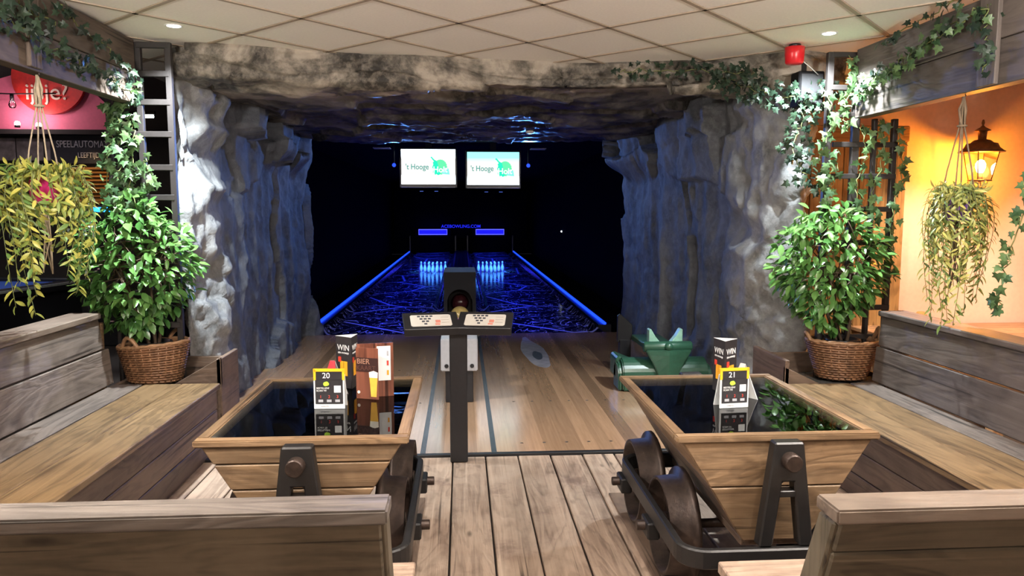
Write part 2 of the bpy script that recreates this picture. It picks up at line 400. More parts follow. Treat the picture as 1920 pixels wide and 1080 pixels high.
def rock_top():
    xs_ = [-2.10+5.0*i/230 for i in range(231)]
    fy = [(-2.75, 5.75), (-2.10, 5.60), (-1.97, 5.47), (-.65, 5.76), (.99, 5.95), (1.88, 5.79), (2.49, 5.45), (3.0, 5.6)]
    def front(x):
        for (a, b), (c, d) in zip(fy[:-1], fy[1:]):
            if x <= c: t = (x-a)/(c-a); t = t*t*(3-2*t); return b+(d-b)*t
        return fy[-1][1]
    v = []; f = []; rows = 150
    for x in xs_:
        y0 = front(x)
        corner = sstep(1.6, 2.15, abs(x-.1))
        for j in range(rows+1):
            t = j/rows
            if t < .2:                       # fascia
                q = t/.2; y = y0+.03*q; z = 2.79-(.24-.02*corner)*q; ny, nz_ = -1, -.15
            else:
                q = (t-.2)/.8; y = y0+.03+(9.9-y0-.03)*q; z = 2.55+.02*corner-.07*q; ny, nz_ = -.1, -1
            if t > .985: z += (t-.985)/.015*.3; 
            P = Vector((x, y, z))
            slab = fr(Vector((x*1.1, y*2.2, z*4)), 5)
            step = noise.cell(Vector((x*1.1+.6*noise.noise(P*1.5), y*2.4+z*7+.9*noise.noise(P*1.1), 4)))
            d = .05*slab+(.07*step if t < .32 else .06*step)+.02*fr(P*7, 3)
            d *= (.45+.55*sstep(0, .05, t))
            k = 1/math.hypot(ny, nz_)
            v.append((x, y+ny*k*d, z+nz_*k*d*.9))
    for i in range(230):
        for j in range(rows):
            a = i*(rows+1)+j; b = a+rows+1; f.append((a, a+1, b+1, b))
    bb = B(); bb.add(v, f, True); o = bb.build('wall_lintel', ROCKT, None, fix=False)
    tag(o, 'brownish layered rock lintel and roof over the bowling tunnel', kind='structure')
rock_top()

# ------------------------------------------------------------------ ceiling with lay-in tiles
CEILB = plain('ceiling_plenum', (.25, .22, .19), .9); TILE = plain('ceiling_tile', (.86, .82, .77), .85, spec=.2, var=.03, bumpy=.1, scale=60)
TBAR = plain('ceiling_grid', (.36, .29, .22), .6, var=.04, bumpy=0)
cl = S('ceiling', CEILB, -2.75, 7, -5, 7.4, 2.79, 2.85, 'suspended ceiling of cream square tiles laid diagonally')
e1 = Vector((.472, .50, 0)); e2 = Vector((.475, -.449, 0)); O = Vector((-.012, 4.767, 0))
def cw(i, j): return O+e1*i+e2*j
tm = None
rz = math.atan2(e1.y, e1.x); l1, l2 = e1.length, e2.length
tme = B().box(-l1/2+.012, l1/2-.012, -l2/2+.012, l2/2-.012, 0, .018).mesh(.003); tme.materials.append(TILE)
gb = B()
for i in range(-14, 15):
    for j in range(-14, 15):
        c = cw(i+.5, j+.5)
        if -2.75 < c.x < 6.3 and -4.6 < c.y < 7.1:
            if c.y > 2.9 and abs(c.x) < 4.6:
                o = link('ceiling_tile', tme, None, cl, (c.x, c.y, 2.757), (0, 0, rz)); o.matrix_parent_inverse = Matrix.Translation(-cl.location)
            else: 
                M_ = Matrix.Translation((c.x, c.y, 2.757)) @ Matrix.Rotation(rz, 4, 'Z')
                if gb is not None: pass
            for ax, (p0, p1) in enumerate(((cw(i, j), cw(i+1, j)), (cw(i, j), cw(i, j+1)))):
                M_ = Matrix.Translation(((p0+p1)/2+Vector((0, 0, 2.75)))) @ Matrix.Rotation(math.atan2((p1-p0).y, (p1-p0).x), 4, 'Z')
                L_ = (p1-p0).length/2; gb.box(-L_, L_, -.0135, .0135, 0, .007, M_)
g = gb.build('ceiling_grid', TBAR, cl, fix=False); g.matrix_parent_inverse = Matrix.Translation(-cl.location)
cp = bx('tile_field', TILE, cl, -2.75, 6.9, -4.9, 2.9, 2.757, 2.775, 0); cp.matrix_parent_inverse = Matrix.Translation(-cl.location)

# ------------------------------------------------------------------ shell around: dark lane hall, side rooms, room behind the viewer
BEIGE = plain('beige_wall', (.55, .42, .32), .8); 
S('wall_back', BEIGE, -8, 7, -5.1, -5, -.1, 3.7, 'beige wall of the hall behind the benches')
S('wall_hall_left', BEIGE, -8.1, -8, -5.1, 9.6, -.1, 3.7, 'plain side wall of the games room')
PEACH = plain('peach_wall', (.84, .54, .38), .75, var=.04)
S('wall_hall_right', PEACH, 7, 7.1, -5.1, 6.8, -.1, 2.85, 'peach side wall of the lounge')
S('wall_peach', PEACH, 2.9, 7.1, 6.6, 6.75, -.1, 2.8, 'peach plaster wall glowing orange around the lantern')
S('wall_lane_left', DARKROOM, -2.85, -2.75, 9.9, 30, -.1, 2.8, 'black side wall of the lane hall')
S('wall_lane_right', DARKROOM, 2.75, 2.85, 9.9, 30, -.1, 2.8, 'black side wall of the lane hall beside the right strip light')
S('wall_lane_end', DARKROOM, -2.85, 2.85, 29.6, 29.7, -.1, 2.8, 'black end wall behind the pin decks')
S('ceiling_lane', DARKROOM, -2.85, 2.85, 9.6, 29.7, 2.75, 2.85, 'black ceiling of the lane hall')
S('floor_lane', DARKROOM, -2.85, 2.85, 9.6, 29.7, -.3, -.12, 'black sunken floor under the lanes')
S('wall_tunnel_left', DARKROOM, -2.48, -2.38, 7.3, 10, -.1, 3.7, 'dark wall closing the rock tunnel off from the games room')
S('wall_tunnel_right', DARKROOM, 2.80, 2.9, 6.3, 10, -.1, 2.85, 'dark wall closing the rock tunnel off from the lounge')
DKWALL = plain('games_room_wall', (.02, .017, .016), .7)
S('wall_games', DKWALL, -8, -2.4, 9.5, 9.6, -.1, 3.7, 'dark wall of the games room with pink arch and signs')
S('ceiling_games', DKWALL, -8, -2.3, -5, 9.6, 3.6, 3.7, 'dark high ceiling of the games room')
S('floor_games', SUB, -8, -2.3, 4.76, 9.6, -.12, 0, 'dark floor of the games room')
# ------------------------------------------------------------------ lanes
m, nt, p = newmat('lane_pattern'); L = nt.links
tc = N(nt, 'ShaderNodeTexCoord')
def contour(scale, w, dist=.6, off=(0, 0, 0), sx=1):
    mp = N(nt, 'ShaderNodeMapping'); mp.inputs['Location'].default_value = off; mp.inputs['Scale'].default_value = (sx, 1, 1); L.new(tc.outputs['Object'], mp.inputs[0])
    nz = N(nt, 'ShaderNodeTexNoise', Scale=scale, Detail=2.5, Distortion=dist); L.new(mp.outputs[0], nz.inputs['Vector'])
    a = N(nt, 'ShaderNodeMath', operation='SUBTRACT'); a.inputs[1].default_value = .5; L.new(nz.outputs[0], a.inputs[0])
    b = N(nt, 'ShaderNodeMath', operation='ABSOLUTE'); L.new(a.outputs[0], b.inputs[0])
    return ramp(nt, b.outputs[0], [(0, (1, 1, 1)), (w, (0, 0, 0))])
c1_ = contour(1.3, .010, 1.2, sx=1.6); c2_ = contour(2.2, .008, .8, (5, 3, 0), sx=1.8)
vo = N(nt, 'ShaderNodeTexVoronoi', feature='DISTANCE_TO_EDGE', Scale=.55); L.new(tc.outputs['Object'], vo.inputs['Vector'])
c3_ = ramp(nt, vo.outputs['Distance'], [(0, (1, 1, 1)), (.022, (0, 0, 0))])
t1 = mixc(nt, 1.0, c1_, c2_, 'LIGHTEN'); t2 = mixc(nt, 1.0, t1, c3_, 'LIGHTEN')
L.new(mixc(nt, t2, (.006, .006, .012), (.75, .75, .8)), p.inputs['Base Color'])
p.inputs['Roughness'].default_value = .12; p.inputs['Specular IOR Level'].default_value = .5
LANE = m
GUT = plain('gutter_plastic', (.008, .008, .012), .3)
for nm, x0, x1 in (('left', -1.90, -.29), ('right', .24, 1.85)):
    t = thing('bowling_lane', 'glossy dark bowling lane with glowing blue squiggle pattern under the %s screen' % nm, 'bowling lane', ((x0+x1)/2, 9.6, 0), group='bowling lanes')
    hw = (x1-x0)/2
    bx('lane_surface', LANE, t, -hw+.2, hw-.2, 0, 19.6, -.1, .01, 0)
    for sx in (-1, 1):
        a, b = sorted((sx*hw, sx*(hw-.2)))
        prof = [(a, .012), (a, -.1), (b, -.1), (b, .012)]+[(b-.01-(b-a-.02)*i/8, .012-.07*math.sin(PI*i/8)) for i in range(9)]
        B().prism(prof, 0, 19.6, 'y').build('gutter', LANE, t)
CAPM = plain('divider_cover', (.012, .012, .016), .3, var=.2)
t = thing('lane_divider', 'dark raised divider cover running between the two lanes', 'divider', (-.025, 9.6, 0))
B().prism([(-.26, -.1), (.26, -.1), (.26, .03), (.2, .09), (-.2, .09), (-.26, .03)], 0, 19.4, 'y').build('cover', CAPM, t, .004)
for sx in (-.12, 0, .12): bx('cover_rib', CAPM, t, sx-.012, sx+.012, 0, 19.4, .088, .098, .002)
BLUEM = emis('blue_led', (.008, .045, 1), 1.7)
for nm, x in (('left', -2.02), ('right', 1.98)):
    t = thing('strip_light', 'long glowing blue strip light along the %s edge of the lanes' % nm, 'light', (x, 10.2, 0), group='blue lane strip lights')
    B().prism([(-.09, -.12), (.09, -.12), (.09, .02), (-.09, .02)], 0, 19.2, 'y').build('kerb', CAPM, t)
    B().prism([(-.02, .02), (.02, .02), (.02, .05), (-.02, .05)], 0, 19.2, 'y').build('tube', BLUEM, t, .006)
# pins
PINM = plain('pin_plastic', (.85, .87, .9), .25, bumpy=0, var=.02); PINR = plain('pin_neck_stripe', (.5, .02, .05), .3, bumpy=0, var=0)
k_ = .69
prof = [(.001, .381), (.02, .376), (.031, .355), (.032, .335), (.026, .30), (.0235, .285), (.028, .25), (.042, .2), (.056, .15), (.0605, .115), (.056, .07), (.045, .03), (.036, .008), (.026, 0), (.001, 0)]
pm = B().lathe([(r*k_, h*k_) for r, h in prof], 16).mesh(); pm.materials.append(PINM)
sm = B().lathe([(.0248*k_, .292*k_), (.0252*k_, .286*k_), (.0266*k_, .28*k_)], 16).mesh(); sm.materials.append(PINR)
for nm, cx in (('left', -.76), ('right', .745)):
    for r in range(4):
        for c in range(r+1):
            t = thing('bowling_pin', 'white bowling pin glowing blue in the rack on the %s lane' % nm, 'bowling pin', (cx+(c-r/2)*.305*k_, 19.15+r*.264*k_, .011), group='pins on the %s lane' % nm)
            link('body', pm, None, t); link('neck_stripe', sm, None, t)
    lamp('pin_light', 'SPOT', (cx, 17.6, 2.6), 900, (.05, .3, 1), .05, (cx, 19.4, .1), 24, .5)
# masking units with glowing bars
GLOWBAR = emis('blue_bar', (.006, .006, 1), 1.1); GLOWEDGE = emis('blue_bar_edge', (.08, .09, 1), 1.2); DIMBLUE = emis('dim_blue_letters', (.012, .02, .9), .8)
for nm, cx in (('left', -1.12), ('right', 1.08)):
    t = thing('masking_unit', 'black pin deck housing with glowing blue bar at the end of the %s lane' % nm, 'pin housing', (cx, 29.0, 0), group='pin deck housings')
    bx('housing', DARKROOM, t, -.88, .88, 0, .4, .015, .62, .02)
    bx('side_post', CAPM, t, -.9, -.84, -.15, .05, .013, .64, .01); bx('side_post', CAPM, t, .84, .9, -.15, .05, .013, .64, .01)
    bx('top_panel', DARKROOM, t, -.7, .7, .3, .4, .62, .885, .01)
    b = bx('glow_bar', GLOWBAR, t, -.53, .53, .02, .06, .70, .86, .004)
    e = B()
    for (a0, a1, z0, z1) in ((-.55, .55, .86, .89), (-.55, .55, .67, .70), (-.55, -.53, .67, .89), (.53, .55, .67, .89)): e.box(a0, a1, .0, .05, z0, z1)
    e.build('glow_rim', GLOWEDGE, t)
t = thing('lane_sign', 'dark fascia with dim blue ACEBOWLING.COM lettering at the lane end', 'sign', (-.04, 29.45, 0))
bx('panel', DARKROOM, t, -2.6, 2.6, 0, .1, .5, 2.4, .01)
text('lettering', 'ACEBOWLING.COM', DIMBLUE, t, (0, -.01, .985), UPR, .17, .005, bold=.001)
# status lamp and black light fixtures
tag(B().lathe([(.001, .02), (.02, .01), (.022, 0), (.02, -.01), (.001, -.02)], 10, 'y', (2.735, 20.5, 1.03)).build('status_lamp', emis('white_dot', (.8, .9, 1), 4), None), 'tiny white status light on the dark wall beside the lanes', 'light')
for i, x in enumerate((-1.05, 1.0)):
    t = thing('black_light_tube', 'black light tube fixture hidden on the lane ceiling above the %s lane' % ('left', 'right')[i], 'light', (x, 11, 2.6), group='black lights')
    bx('body', BLACK, t, -.3, .3, -.05, .05, 0, .12, .01)
    s = 1 if x > 0 else -1
    t = thing('blue_wall_lamp', 'small blue lamp on a bracket beside the %s score screen (left one added)' % ('left', 'right')[i], 'light', (1.13*s, 12.8, 2.36), group='blue lamps beside the screens')
    B().lathe([(.001, .0), (.035, .0), (.04, -.03), (.03, -.03), (.001, -.02)], 14, 'y').build('head', BLACK, t); B().cyl((0, 0, 0), (0, 0, .40), .01, n=6).build('bracket', BLACK, t)
    B().lathe([(.001, -.031), (.03, -.031)], 14, 'y').build('lens', BLUEM, t, fix=False)
# ------------------------------------------------------------------ screens
def screenmat(name, tint, hi=(1, 1, 1)):
    m, nt, p = newmat(name); tc = N(nt, 'ShaderNodeTexCoord'); gr = N(nt, 'ShaderNodeSeparateXYZ'); nt.links.new(tc.outputs['Generated'], gr.inputs[0])
    col = ramp(nt, gr.outputs[2], [(0, (.72, .86, 1)), (.2, (.72, .86, 1)), (.3, (.92, .90, .88)), (.7, (.92, .90, .88)), (.82, tint), (1, tint)])
    p.inputs['Base Color'].default_value = (0, 0, 0, 1); nt.links.new(col, p.inputs['Emission Color'])
    st = N(nt, 'ShaderNodeMath', operation='MULTIPLY'); st.inputs[1].default_value = 4.0; nt.links.new(ramp(nt, gr.outputs[2], [(0, (1, 1, 1)), (.19, (1, 1, 1)), (.28, (.17,)*3), (.72, (.17,)*3), (.81, hi), (1, hi)]), st.inputs[0]); nt.links.new(st.outputs[0], p.inputs['Emission Strength'])
    return m
TEAL = emis('screen_teal', (.02, .36, .30), .6); LG = emis('screen_green', (.10, .85, .32), .9); TG = emis('screen_sea_green', (.01, .75, .42), .9); WT = emis('screen_white', (1, 1, 1), 1.1)
BEZ = plain('screen_bezel', (.006, .006, .008), .3)
def leaf_outline():
    pts = []
    for k in range(44):
        w = 2*PI*k/44; r = .115*(1+.08*(k % 2)*1.0)*(1+.28*math.cos(w+.9))
        pts.append((r*math.cos(w)*.95, r*math.sin(w)*1.05))
    return pts
for nm, x0, x1, z0, z1, tint in (('left', -1.02, -.105, 2.05, 2.635, (.72, .86, 1)), ('right', .095, .985, 2.04, 2.595, (.30, .95, 1))):
    cx, hw, cz, hh = (x0+x1)/2, (x1-x0)/2, (z0+z1)/2, (z1-z0)/2
    t = thing('score_screen', 'hanging score screen on the %s showing a green leaf logo on white%s' % (nm, '' if nm == 'left' else ' with cyan top'), 'screen', (cx, 12.9, cz), group='score screens')
    bx('casing', BEZ, t, -hw-.03, hw+.03, .005, .08, -hh-.06, hh+.03, .006)
    s = bx('display', screenmat('screen_white_'+nm, tint, (1, 1, 1) if nm == 'left' else (.25,)*3), t, -hw, hw, 0, .01, -hh, hh, 0)
    bx('lower_edge', SILVER, t, -hw, hw, -.006, .006, -hh-.056, -hh-.048, 0)
    bx('mount', BEZ, t, -.05, .05, .03, .07, hh, 2.78-cz, 0)
    B().prism([(a+.18, b+.02) for a, b in leaf_outline()], -.003, -.001, 'y').build('leaf_logo', LG, s)
    half = [(a+.18, b+.02) for a, b in leaf_outline() if a < b*.2-.005]
    B().prism([(.06, .17), (.10, .12), (.15, .09), (.20, -.12), (.16, -.15), (.14, -.12), (.11, -.14), (.10, -.09), (.075, -.10), (.085, -.04), (.065, -.01), (.085, .04), (.075, .07), (.095, .09), (.05, .145), (.035, .15), (.04, .17)], -.005, -.003, 'y').build('leaf_shadow_half', TG, s)
    B().prism([(.22, -.115), (.36, -.135), (.34, -.03), (.26, -.01)], -.0045, -.003, 'y').build('leaf_tip', emis('screen_mint', (.18, .85, .6), .9), s)
    text('logo_lettering', "'t Hooge", TEAL, s, (-.19, -.006, -.005), UPR, .13, .001, sx=.86, bold=.0008)
    text('logo_lettering', "Holt", WT, s, (.20, -.007, -.05), UPR, .14, .001, sx=.95, bold=.001)
    for c in s.children: c.location = Vector(c.location)-Vector((0, s.location.y, 0))
    for dx in (-.12, .13): bx('indicator', emis('blue_dot_'+nm, (.1, .2, .9), .6), t, dx-.03, dx+.03, -.004, .0, -hh-.125, -hh-.118, 0)
for i, (x, w) in enumerate(((-1.33, .14), (1.3, .13))):
    tag(bx('ceiling_vent_panel', plain('pale_panel%d' % i, (.5, .5, .55), .6), None, x-w, x+w, 12.7, 12.95, 2.635, 2.65, .002), 'small pale ceiling panel beside the %s score screen' % ('left', 'right')[i], 'ceiling panel')
# ------------------------------------------------------------------ benches
def settle(t):
    for c in t.children: c.location = Vector(c.location)-t.location
def leanx(name, mat, t, x0, z0, x1, z1, th, y0, y1, bev=.005):
    # board standing along y whose inner face runs (x0,z0)-(x1,z1) and whose thickness lies outwards
    s = 1 if th > 0 else -1
    d = Vector((x1-x0, z1-z0)).normalized(); n = Vector((d.y, -d.x))*abs(th)*s
    poly = [(x0, z0), (x1, z1), (x1+n.x, z1+n.y), (x0+n.x, z0+n.y)]
    return B().prism(poly, y0, y1, 'y').build(name, mat, t, bev)
def leany(name, mat, t, y0, z0, y1, z1, th, x0, x1, bev=.005):
    d = Vector((y1-y0, z1-z0)).normalized(); n = Vector((-d.y, d.x))*th
    poly = [(y0, z0), (y1, z1), (y1+n.x, z1+n.y), (y0+n.x, z0+n.y)]
    return B().prism(poly, x0, x1, 'x').build(name, mat, t, bev)
t = thing('wooden_bench', 'long brown plank bench against the dark games room with grey plank back', 'bench', (-1.97, 3.5, 0))
for a, b, z in ((-1.625, -1.872, .45), (-1.88, -2.12, .448), (-2.128, -2.32, .452)):
    bx('seat_plank', SEAT[1] if a > -2.1 else BACK[1], t, b, a, 2.44, 5.04-random.uniform(0, .01), .412, z, .005)
for z0, z1 in ((0, .135), (.14, .272), (.277, .41)): bx('riser_board', RISER[1], t, -1.68, -1.65, 2.44, 5.03, z0, z1, .004)
leanx('back_board', BACK[1], t, -2.325, .455, -2.345, .69, -.045, 2.44, 5.06)
leanx('back_board', BACK[1], t, -2.348, .70, -2.375, .895, -.045, 2.44, 5.0)
bx('back_cap', CAPW[1], t, -2.55, -2.355, 2.44, 5.0, .897, .937, .006)
bx('end_board', CART[0], t, -2.62, -2.39, 5.065, 5.10, .1, .86, .005)
settle(t)
t = thing('wooden_bench', 'long plank bench with charcoal plank back along the orange lit lounge', 'bench', (2.45, 3.3, 0))
for a, b, z in ((2.15, 2.368, .45), (2.376, 2.585, .448), (2.593, 2.76, .45)):
    bx('seat_plank', SEAT[1] if b < 2.7 else BACK[1], t, a, b, 2.38, 4.77-random.uniform(0, .01), .412, z, .005)
for z0, z1 in ((0, .135), (.14, .272), (.277, .41)): bx('riser_board', RISER[1], t, 2.18, 2.21, 2.38, 4.76, z0, z1, .004)
leanx('back_board', BEAMD[1], t, 2.765, .455, 2.785, .69, .045, 2.38, 4.80)
leanx('back_board', BEAMD[1], t, 2.786, .70, 2.80, .895, .045, 2.38, 4.78)
bx('back_cap', BEAMD[1], t, 2.785, 2.97, 2.38, 4.80, .897, .933, .006)
bx('end_board', BEAMD[2], t, 2.80, 2.96, 4.70, 4.78, 0, .893, .005)
settle(t)
for nm, x0, x1, yo, hs in (('left', -2.9, -.18, .0, (.885, .70, .45, .12)), ('right', .855, 3.2, -.07, (.885, .795, .55, .12))):
    t = thing('wooden_bench', 'plank bench seen from behind in front of the %s' % ('mine cart table holding the beer menu' if nm == 'left' else 'mine cart table near the lantern lounge'), 'bench', ((x0+x1)/2, 2+yo, 0))
    bx('back_cap', CAPW[0] if nm == 'right' else CAPL[0], t, x0-.005, x1+.005, 1.655+yo, 1.762+yo, .885, .92, .005, seg=2)
    yz = lambda z: 1.67+yo+(.885-z)*.36
    for za, zb in zip(hs[:-1], hs[1:]):
        leany('back_board', FRONT[0], t, yz(za-.002), za-.002, yz(zb+.002), zb+.002, .04, x0+.012, x1-.012)
    xe = x1 if nm == 'left' else x0; a, b = (xe-.05, xe) if nm == 'left' else (xe, xe+.05)
    B().prism([(yz(.88)+.01, .88), (yz(.88)+.085, .88), (yz(.1)+.13, .1), (yz(.1)+.01, .1)], a, b, 'x').build('end_board', FRONT[2], t, .006)
    for ya, yb in ((1.86, 2.08), (2.087, 2.32)):
        bx('seat_plank', DECK[0], t, x0-.02 if nm == 'right' else -1.6, x1+.02 if nm == 'left' else 2.13, ya+yo*.9+.05, yb+yo*.9+.05, .41, .45, .004)
    bx('riser_board', RISER[0], t, x0 if nm == 'right' else -1.6, x1 if nm == 'left' else 2.13, 2.30+yo, 2.325+yo, 0, .408, .004)
    settle(t)

# ------------------------------------------------------------------ mine cart tables
GLASS = glassy('table_glass', (.86, .94, .93), 1.36)
STONE = plain('lava_stone', (.12, .125, .13), .75, var=.3, bumpy=.5)
def stone_mesh(seed):
    bm = bmesh.new(); bmesh.ops.create_icosphere(bm, subdivisions=2, radius=1)
    for v in bm.verts:
        q = v.co.copy(); v.co *= 1+.28*noise.noise(q*1.3+Vector((seed*7, 0, 0))); v.co.z *= .7
    me = bpy.data.meshes.new('stone'); bm.to_mesh(me); bm.free()
    for pl in me.polygons: pl.use_smooth = True
    me.materials.append(STONE); return me
stones = [stone_mesh(i) for i in range(5)]
def lathe_wheel():
    prof = [(.03, .01), (.055, .01), (.055, .06), (.185, .07), (.19, .0), (.205, .0), (.212, .085), (.245, .092), (.247, .112), (.235, .12), (.185, .12), (.185, .085), (.05, .08), (.05, .115), (.03, .115)]
    return prof
def cart(nm, X, Yf, label, splits):
    t = thing('mine_cart_table', label, 'table', (X, Yf, 0), group='mine cart tables')
    zt, zb = .75, .33; ln = 1.03; wt, wb = .385, .125
    hw = lambda z: wb+(wt-wb)*(z-zb)/(zt-zb)
    # end panels (front and back) as planks
    for ye, yb in ((0, .03), (ln-.03, ln)):
        zz = [zt-.025]+splits+[zb]
        for a, b in zip(zz[:-1], zz[1:]):
            b2 = b+.004
            B().prism([(-hw(b2), b2), (hw(b2), b2), (hw(a), a), (-hw(a), a)], ye, yb, 'y').build('end_plank', CART[0], t, .004)
    # side planks
    for sx in (-1, 1):
        zz = [zt-.025, .56, zb]
        for a, b in zip(zz[:-1], zz[1:]):
            b2 = b+.004
            B().prism([(sx*hw(b2), b2), (sx*hw(a), a), (sx*(hw(a)-.03), a), (sx*(hw(b2)-.03), b2)], .031, ln-.031, 'y').build('side_plank', CART[1] if a > .6 else RISER[1], t, .004)
    bx('bottom_board', RISER[1], t, -wb, wb, .03, ln-.03, zb-.03, zb, .003)
    # rim
    bx('rim_board', CART[0], t, -wt-.012, wt+.012, -.012, .035, zt-.024, zt+.003, .005, seg=2)
    bx('rim_board', CART[0], t, -wt-.012, wt+.012, ln-.03, ln+.012, zt-.024, zt+.003, .005, seg=2)
    for sx in (-1, 1):
        a, b = sorted((sx*(wt+.012), sx*(wt-.034))); bx('rim_board', CART[1], t, a, b, .036, ln-.031, zt-.024, zt+.003, .005, seg=2)
    bx('glass_top', GLASS, t, -wt+.03, wt-.03, .033, ln-.028, zt-.012, zt-.004, .001)
    bx('stone_tray', BLACK, t, -hw(.62)+.05, hw(.62)-.05, .04, ln-.04, .60, .62, 0)
    # steel frame ring
    fx, fy0, fy1, r = .40, -.115, 1.02, .11
    def ring(off):
        out = []
        for cx, cy, a0 in ((fx-r, fy1-r, 0), (-fx+r, fy1-r, 90), (-fx+r, fy0+r, 180), (fx-r, fy0+r, 270)):
            for k in range(7):
                w = math.radians(a0+15*k); out.append((cx+(r+off)*math.cos(w), cy+(r+off)*math.sin(w)))
        return out
    o_, i_ = ring(0), ring(-.032); n = len(o_)
    vv = [(x, y, z) for z in (.275, .35) for x, y in o_+i_]; ff = []
    for k in range(n):
        q = (k+1) % n
        ff += [(k, q, 2*n+q, 2*n+k), (n+q, n+k, 3*n+k, 3*n+q), (2*n+k, 2*n+q, 3*n+q, 3*n+k), (q, k, n+k, n+q)]
    B().add(vv, ff).build('steel_frame', BLKSTEEL, t, .006)
    # A-shaped uprights with pivot bolts
    for ys, yy in ((-1, -.045), (1, ln+.045)):
        y0, y1 = sorted((yy, yy+ys*.055))
        up = [(-.105, .35), (-.055, .75), (.055, .75), (.105, .35), (.052, .35), (.022, .60), (-.022, .60), (-.052, .35)]
        B().prism(up, y0, y1, 'y').build('upright', BLKSTEEL, t, .006)
        B().cyl((0, -.04 if ys < 0 else ln+.04, .684), (0, yy+ys*.10, .684), .033, n=20).build('pivot_bolt', RUST, t, .004)
        bx('cross_bar', BLKSTEEL, t, -.05, .05, y0+.004, y1-.004, .54, .565, .003)
    wm = [None, None]
    for sx in (-1, 1):
        for yw in (.37, .90 if ln > .9 else .7):
            prof = [(r_, h*-sx*1.0) for r_, h in lathe_wheel()]
            B().lathe(prof+[prof[0]], 32, 'x', (sx*.358, yw, .245)).build('wheel', RUST, t)
            B().cyl((sx*.36, yw, .245), (sx*.455, yw, .245), .022, n=12).build('axle_bolt', RUST, t, .003)
            bx('bearing_block', BLKSTEEL, t, *sorted((sx*.366, sx*.42)), yw-.06, yw+.06, .2, .274, .006)
    for yw in (.37, .90): B().cyl((-.30, yw, .245), (.30, yw, .245), .02, n=10).build('axle', RUST, t)
    rnd = random.Random(len(nm))
    k = 0
    for iy in range(12):
        for ix in range(7):
            px_ = (ix-3)*.083+rnd.uniform(-.02, .02); py_ = .09+iy*.077+rnd.uniform(-.02, .02)
            if abs(px_) > .26: continue
            s = link('lava_stone', stones[rnd.randrange(5)], None, None, (X+px_, Yf+py_, .645+rnd.uniform(0, .02)), (rnd.uniform(0, 6), rnd.uniform(0, 6), rnd.uniform(0, 6)), rnd.uniform(.034, .048))
            tag(s, 'dark lava stone lying under the glass of the %s mine cart table' % nm, 'stone', 'stones under the %s glass' % nm)
    return t
cart('left', -.603, 2.765, 'wooden mine cart table with glass top holding the brown beer menu', [.655, .555])
cart('right', 1.20, 2.70, 'wooden mine cart table with glass top beside the right bench', [.545])
for nm, xx in (('left', -.90), ('left', -.30), ('right', .905), ('right', 1.50)):
    s = 'inner' if abs(xx-.3) < .7 and abs(xx) < .95 and xx != -.90 else 'outer'
    tag(bx('floor_rail', RISER[1], None, xx-.085, xx+.085, 2.3 if nm == 'right' else 2.4, 4.05, .0, .008, .003), 'dark stained %s runner board under the wheels of the %s mine cart' % (s, nm), 'runner board')

# ------------------------------------------------------------------ scoring podium
t = thing('control_podium', 'black T-shaped control podium with two white keypads before the lanes', 'podium', (-.028, 4.68, 0))
bx('post', BLACK, t, -.056, .056, -.04, .05, 0, .90, .006)
KEY = plain('keypad_white', (.60, .56, .50), .4, bumpy=0, var=.02); KEYD = plain('key_dark', (.04, .045, .06), .5, bumpy=0, var=0); KEYR = plain('key_red', (.62, .22, .16), .5, bumpy=0, var=0); KEYG = plain('key_line', (.35, .30, .26), .5, bumpy=0, var=0)
tilt = math.radians(24)
for sx in (-1, 1):
    M = Matrix.Translation((0, 0, .905)) @ Matrix.Rotation(sx*math.radians(-9), 4, 'Z') @ Matrix.Rotation(tilt, 4, 'X')
    a, b = sorted((0, sx*.345))
    w = B().box(a, b, -.09, .10, -.012, .012, M).build('wing', BLACK, t, .003)
    B().box(a, b, -.105, -.085, -.035, .02, M).build('front_lip', BLACK, t, .004)
    wp = w.location
    def onw(bb, mat, nme, bev=0):
        o = bb.build(nme, mat, w, bev); o.location = Vector(o.location)-wp; return o
    c0, c1 = sorted((sx*.045, sx*.30))
    k1 = B().prism([(c0+.01, -.065), (c1-.01, -.065), (c1, -.055), (c1, .055), (c1-.01, .065), (c0+.01, .065), (c0, .055), (c0, -.055)], .012, .0145, 'z')
    k1.v = [M @ q for q in k1.v]; onw(k1, KEY, 'keypad')
    kb = B(); kr = B(); kl = B()
    for r, (nk, sh) in enumerate(((4, .045), (3, .058), (2, .07), (1, .082))):
        for c in range(nk): kb.box(c0+sh+c*.026, c0+sh+.018+c*.026, .04-r*.029, .054-r*.029, .0145, .0165, M)
    kr.box(c0+.155, c0+.185, -.03, .0, .0145, .0165, M).box(c0+.15, c0+.18, -.055, -.04, .0145, .0165, M)
    for z in (.03, 0, -.03): kl.box(c0+.192, c1-.015, z, z+.003, .0145, .0155, M)
    onw(kb, KEYD, 'key_block'); onw(kr, KEYR, 'red_keys'); onw(kl, KEYG, 'key_lines')

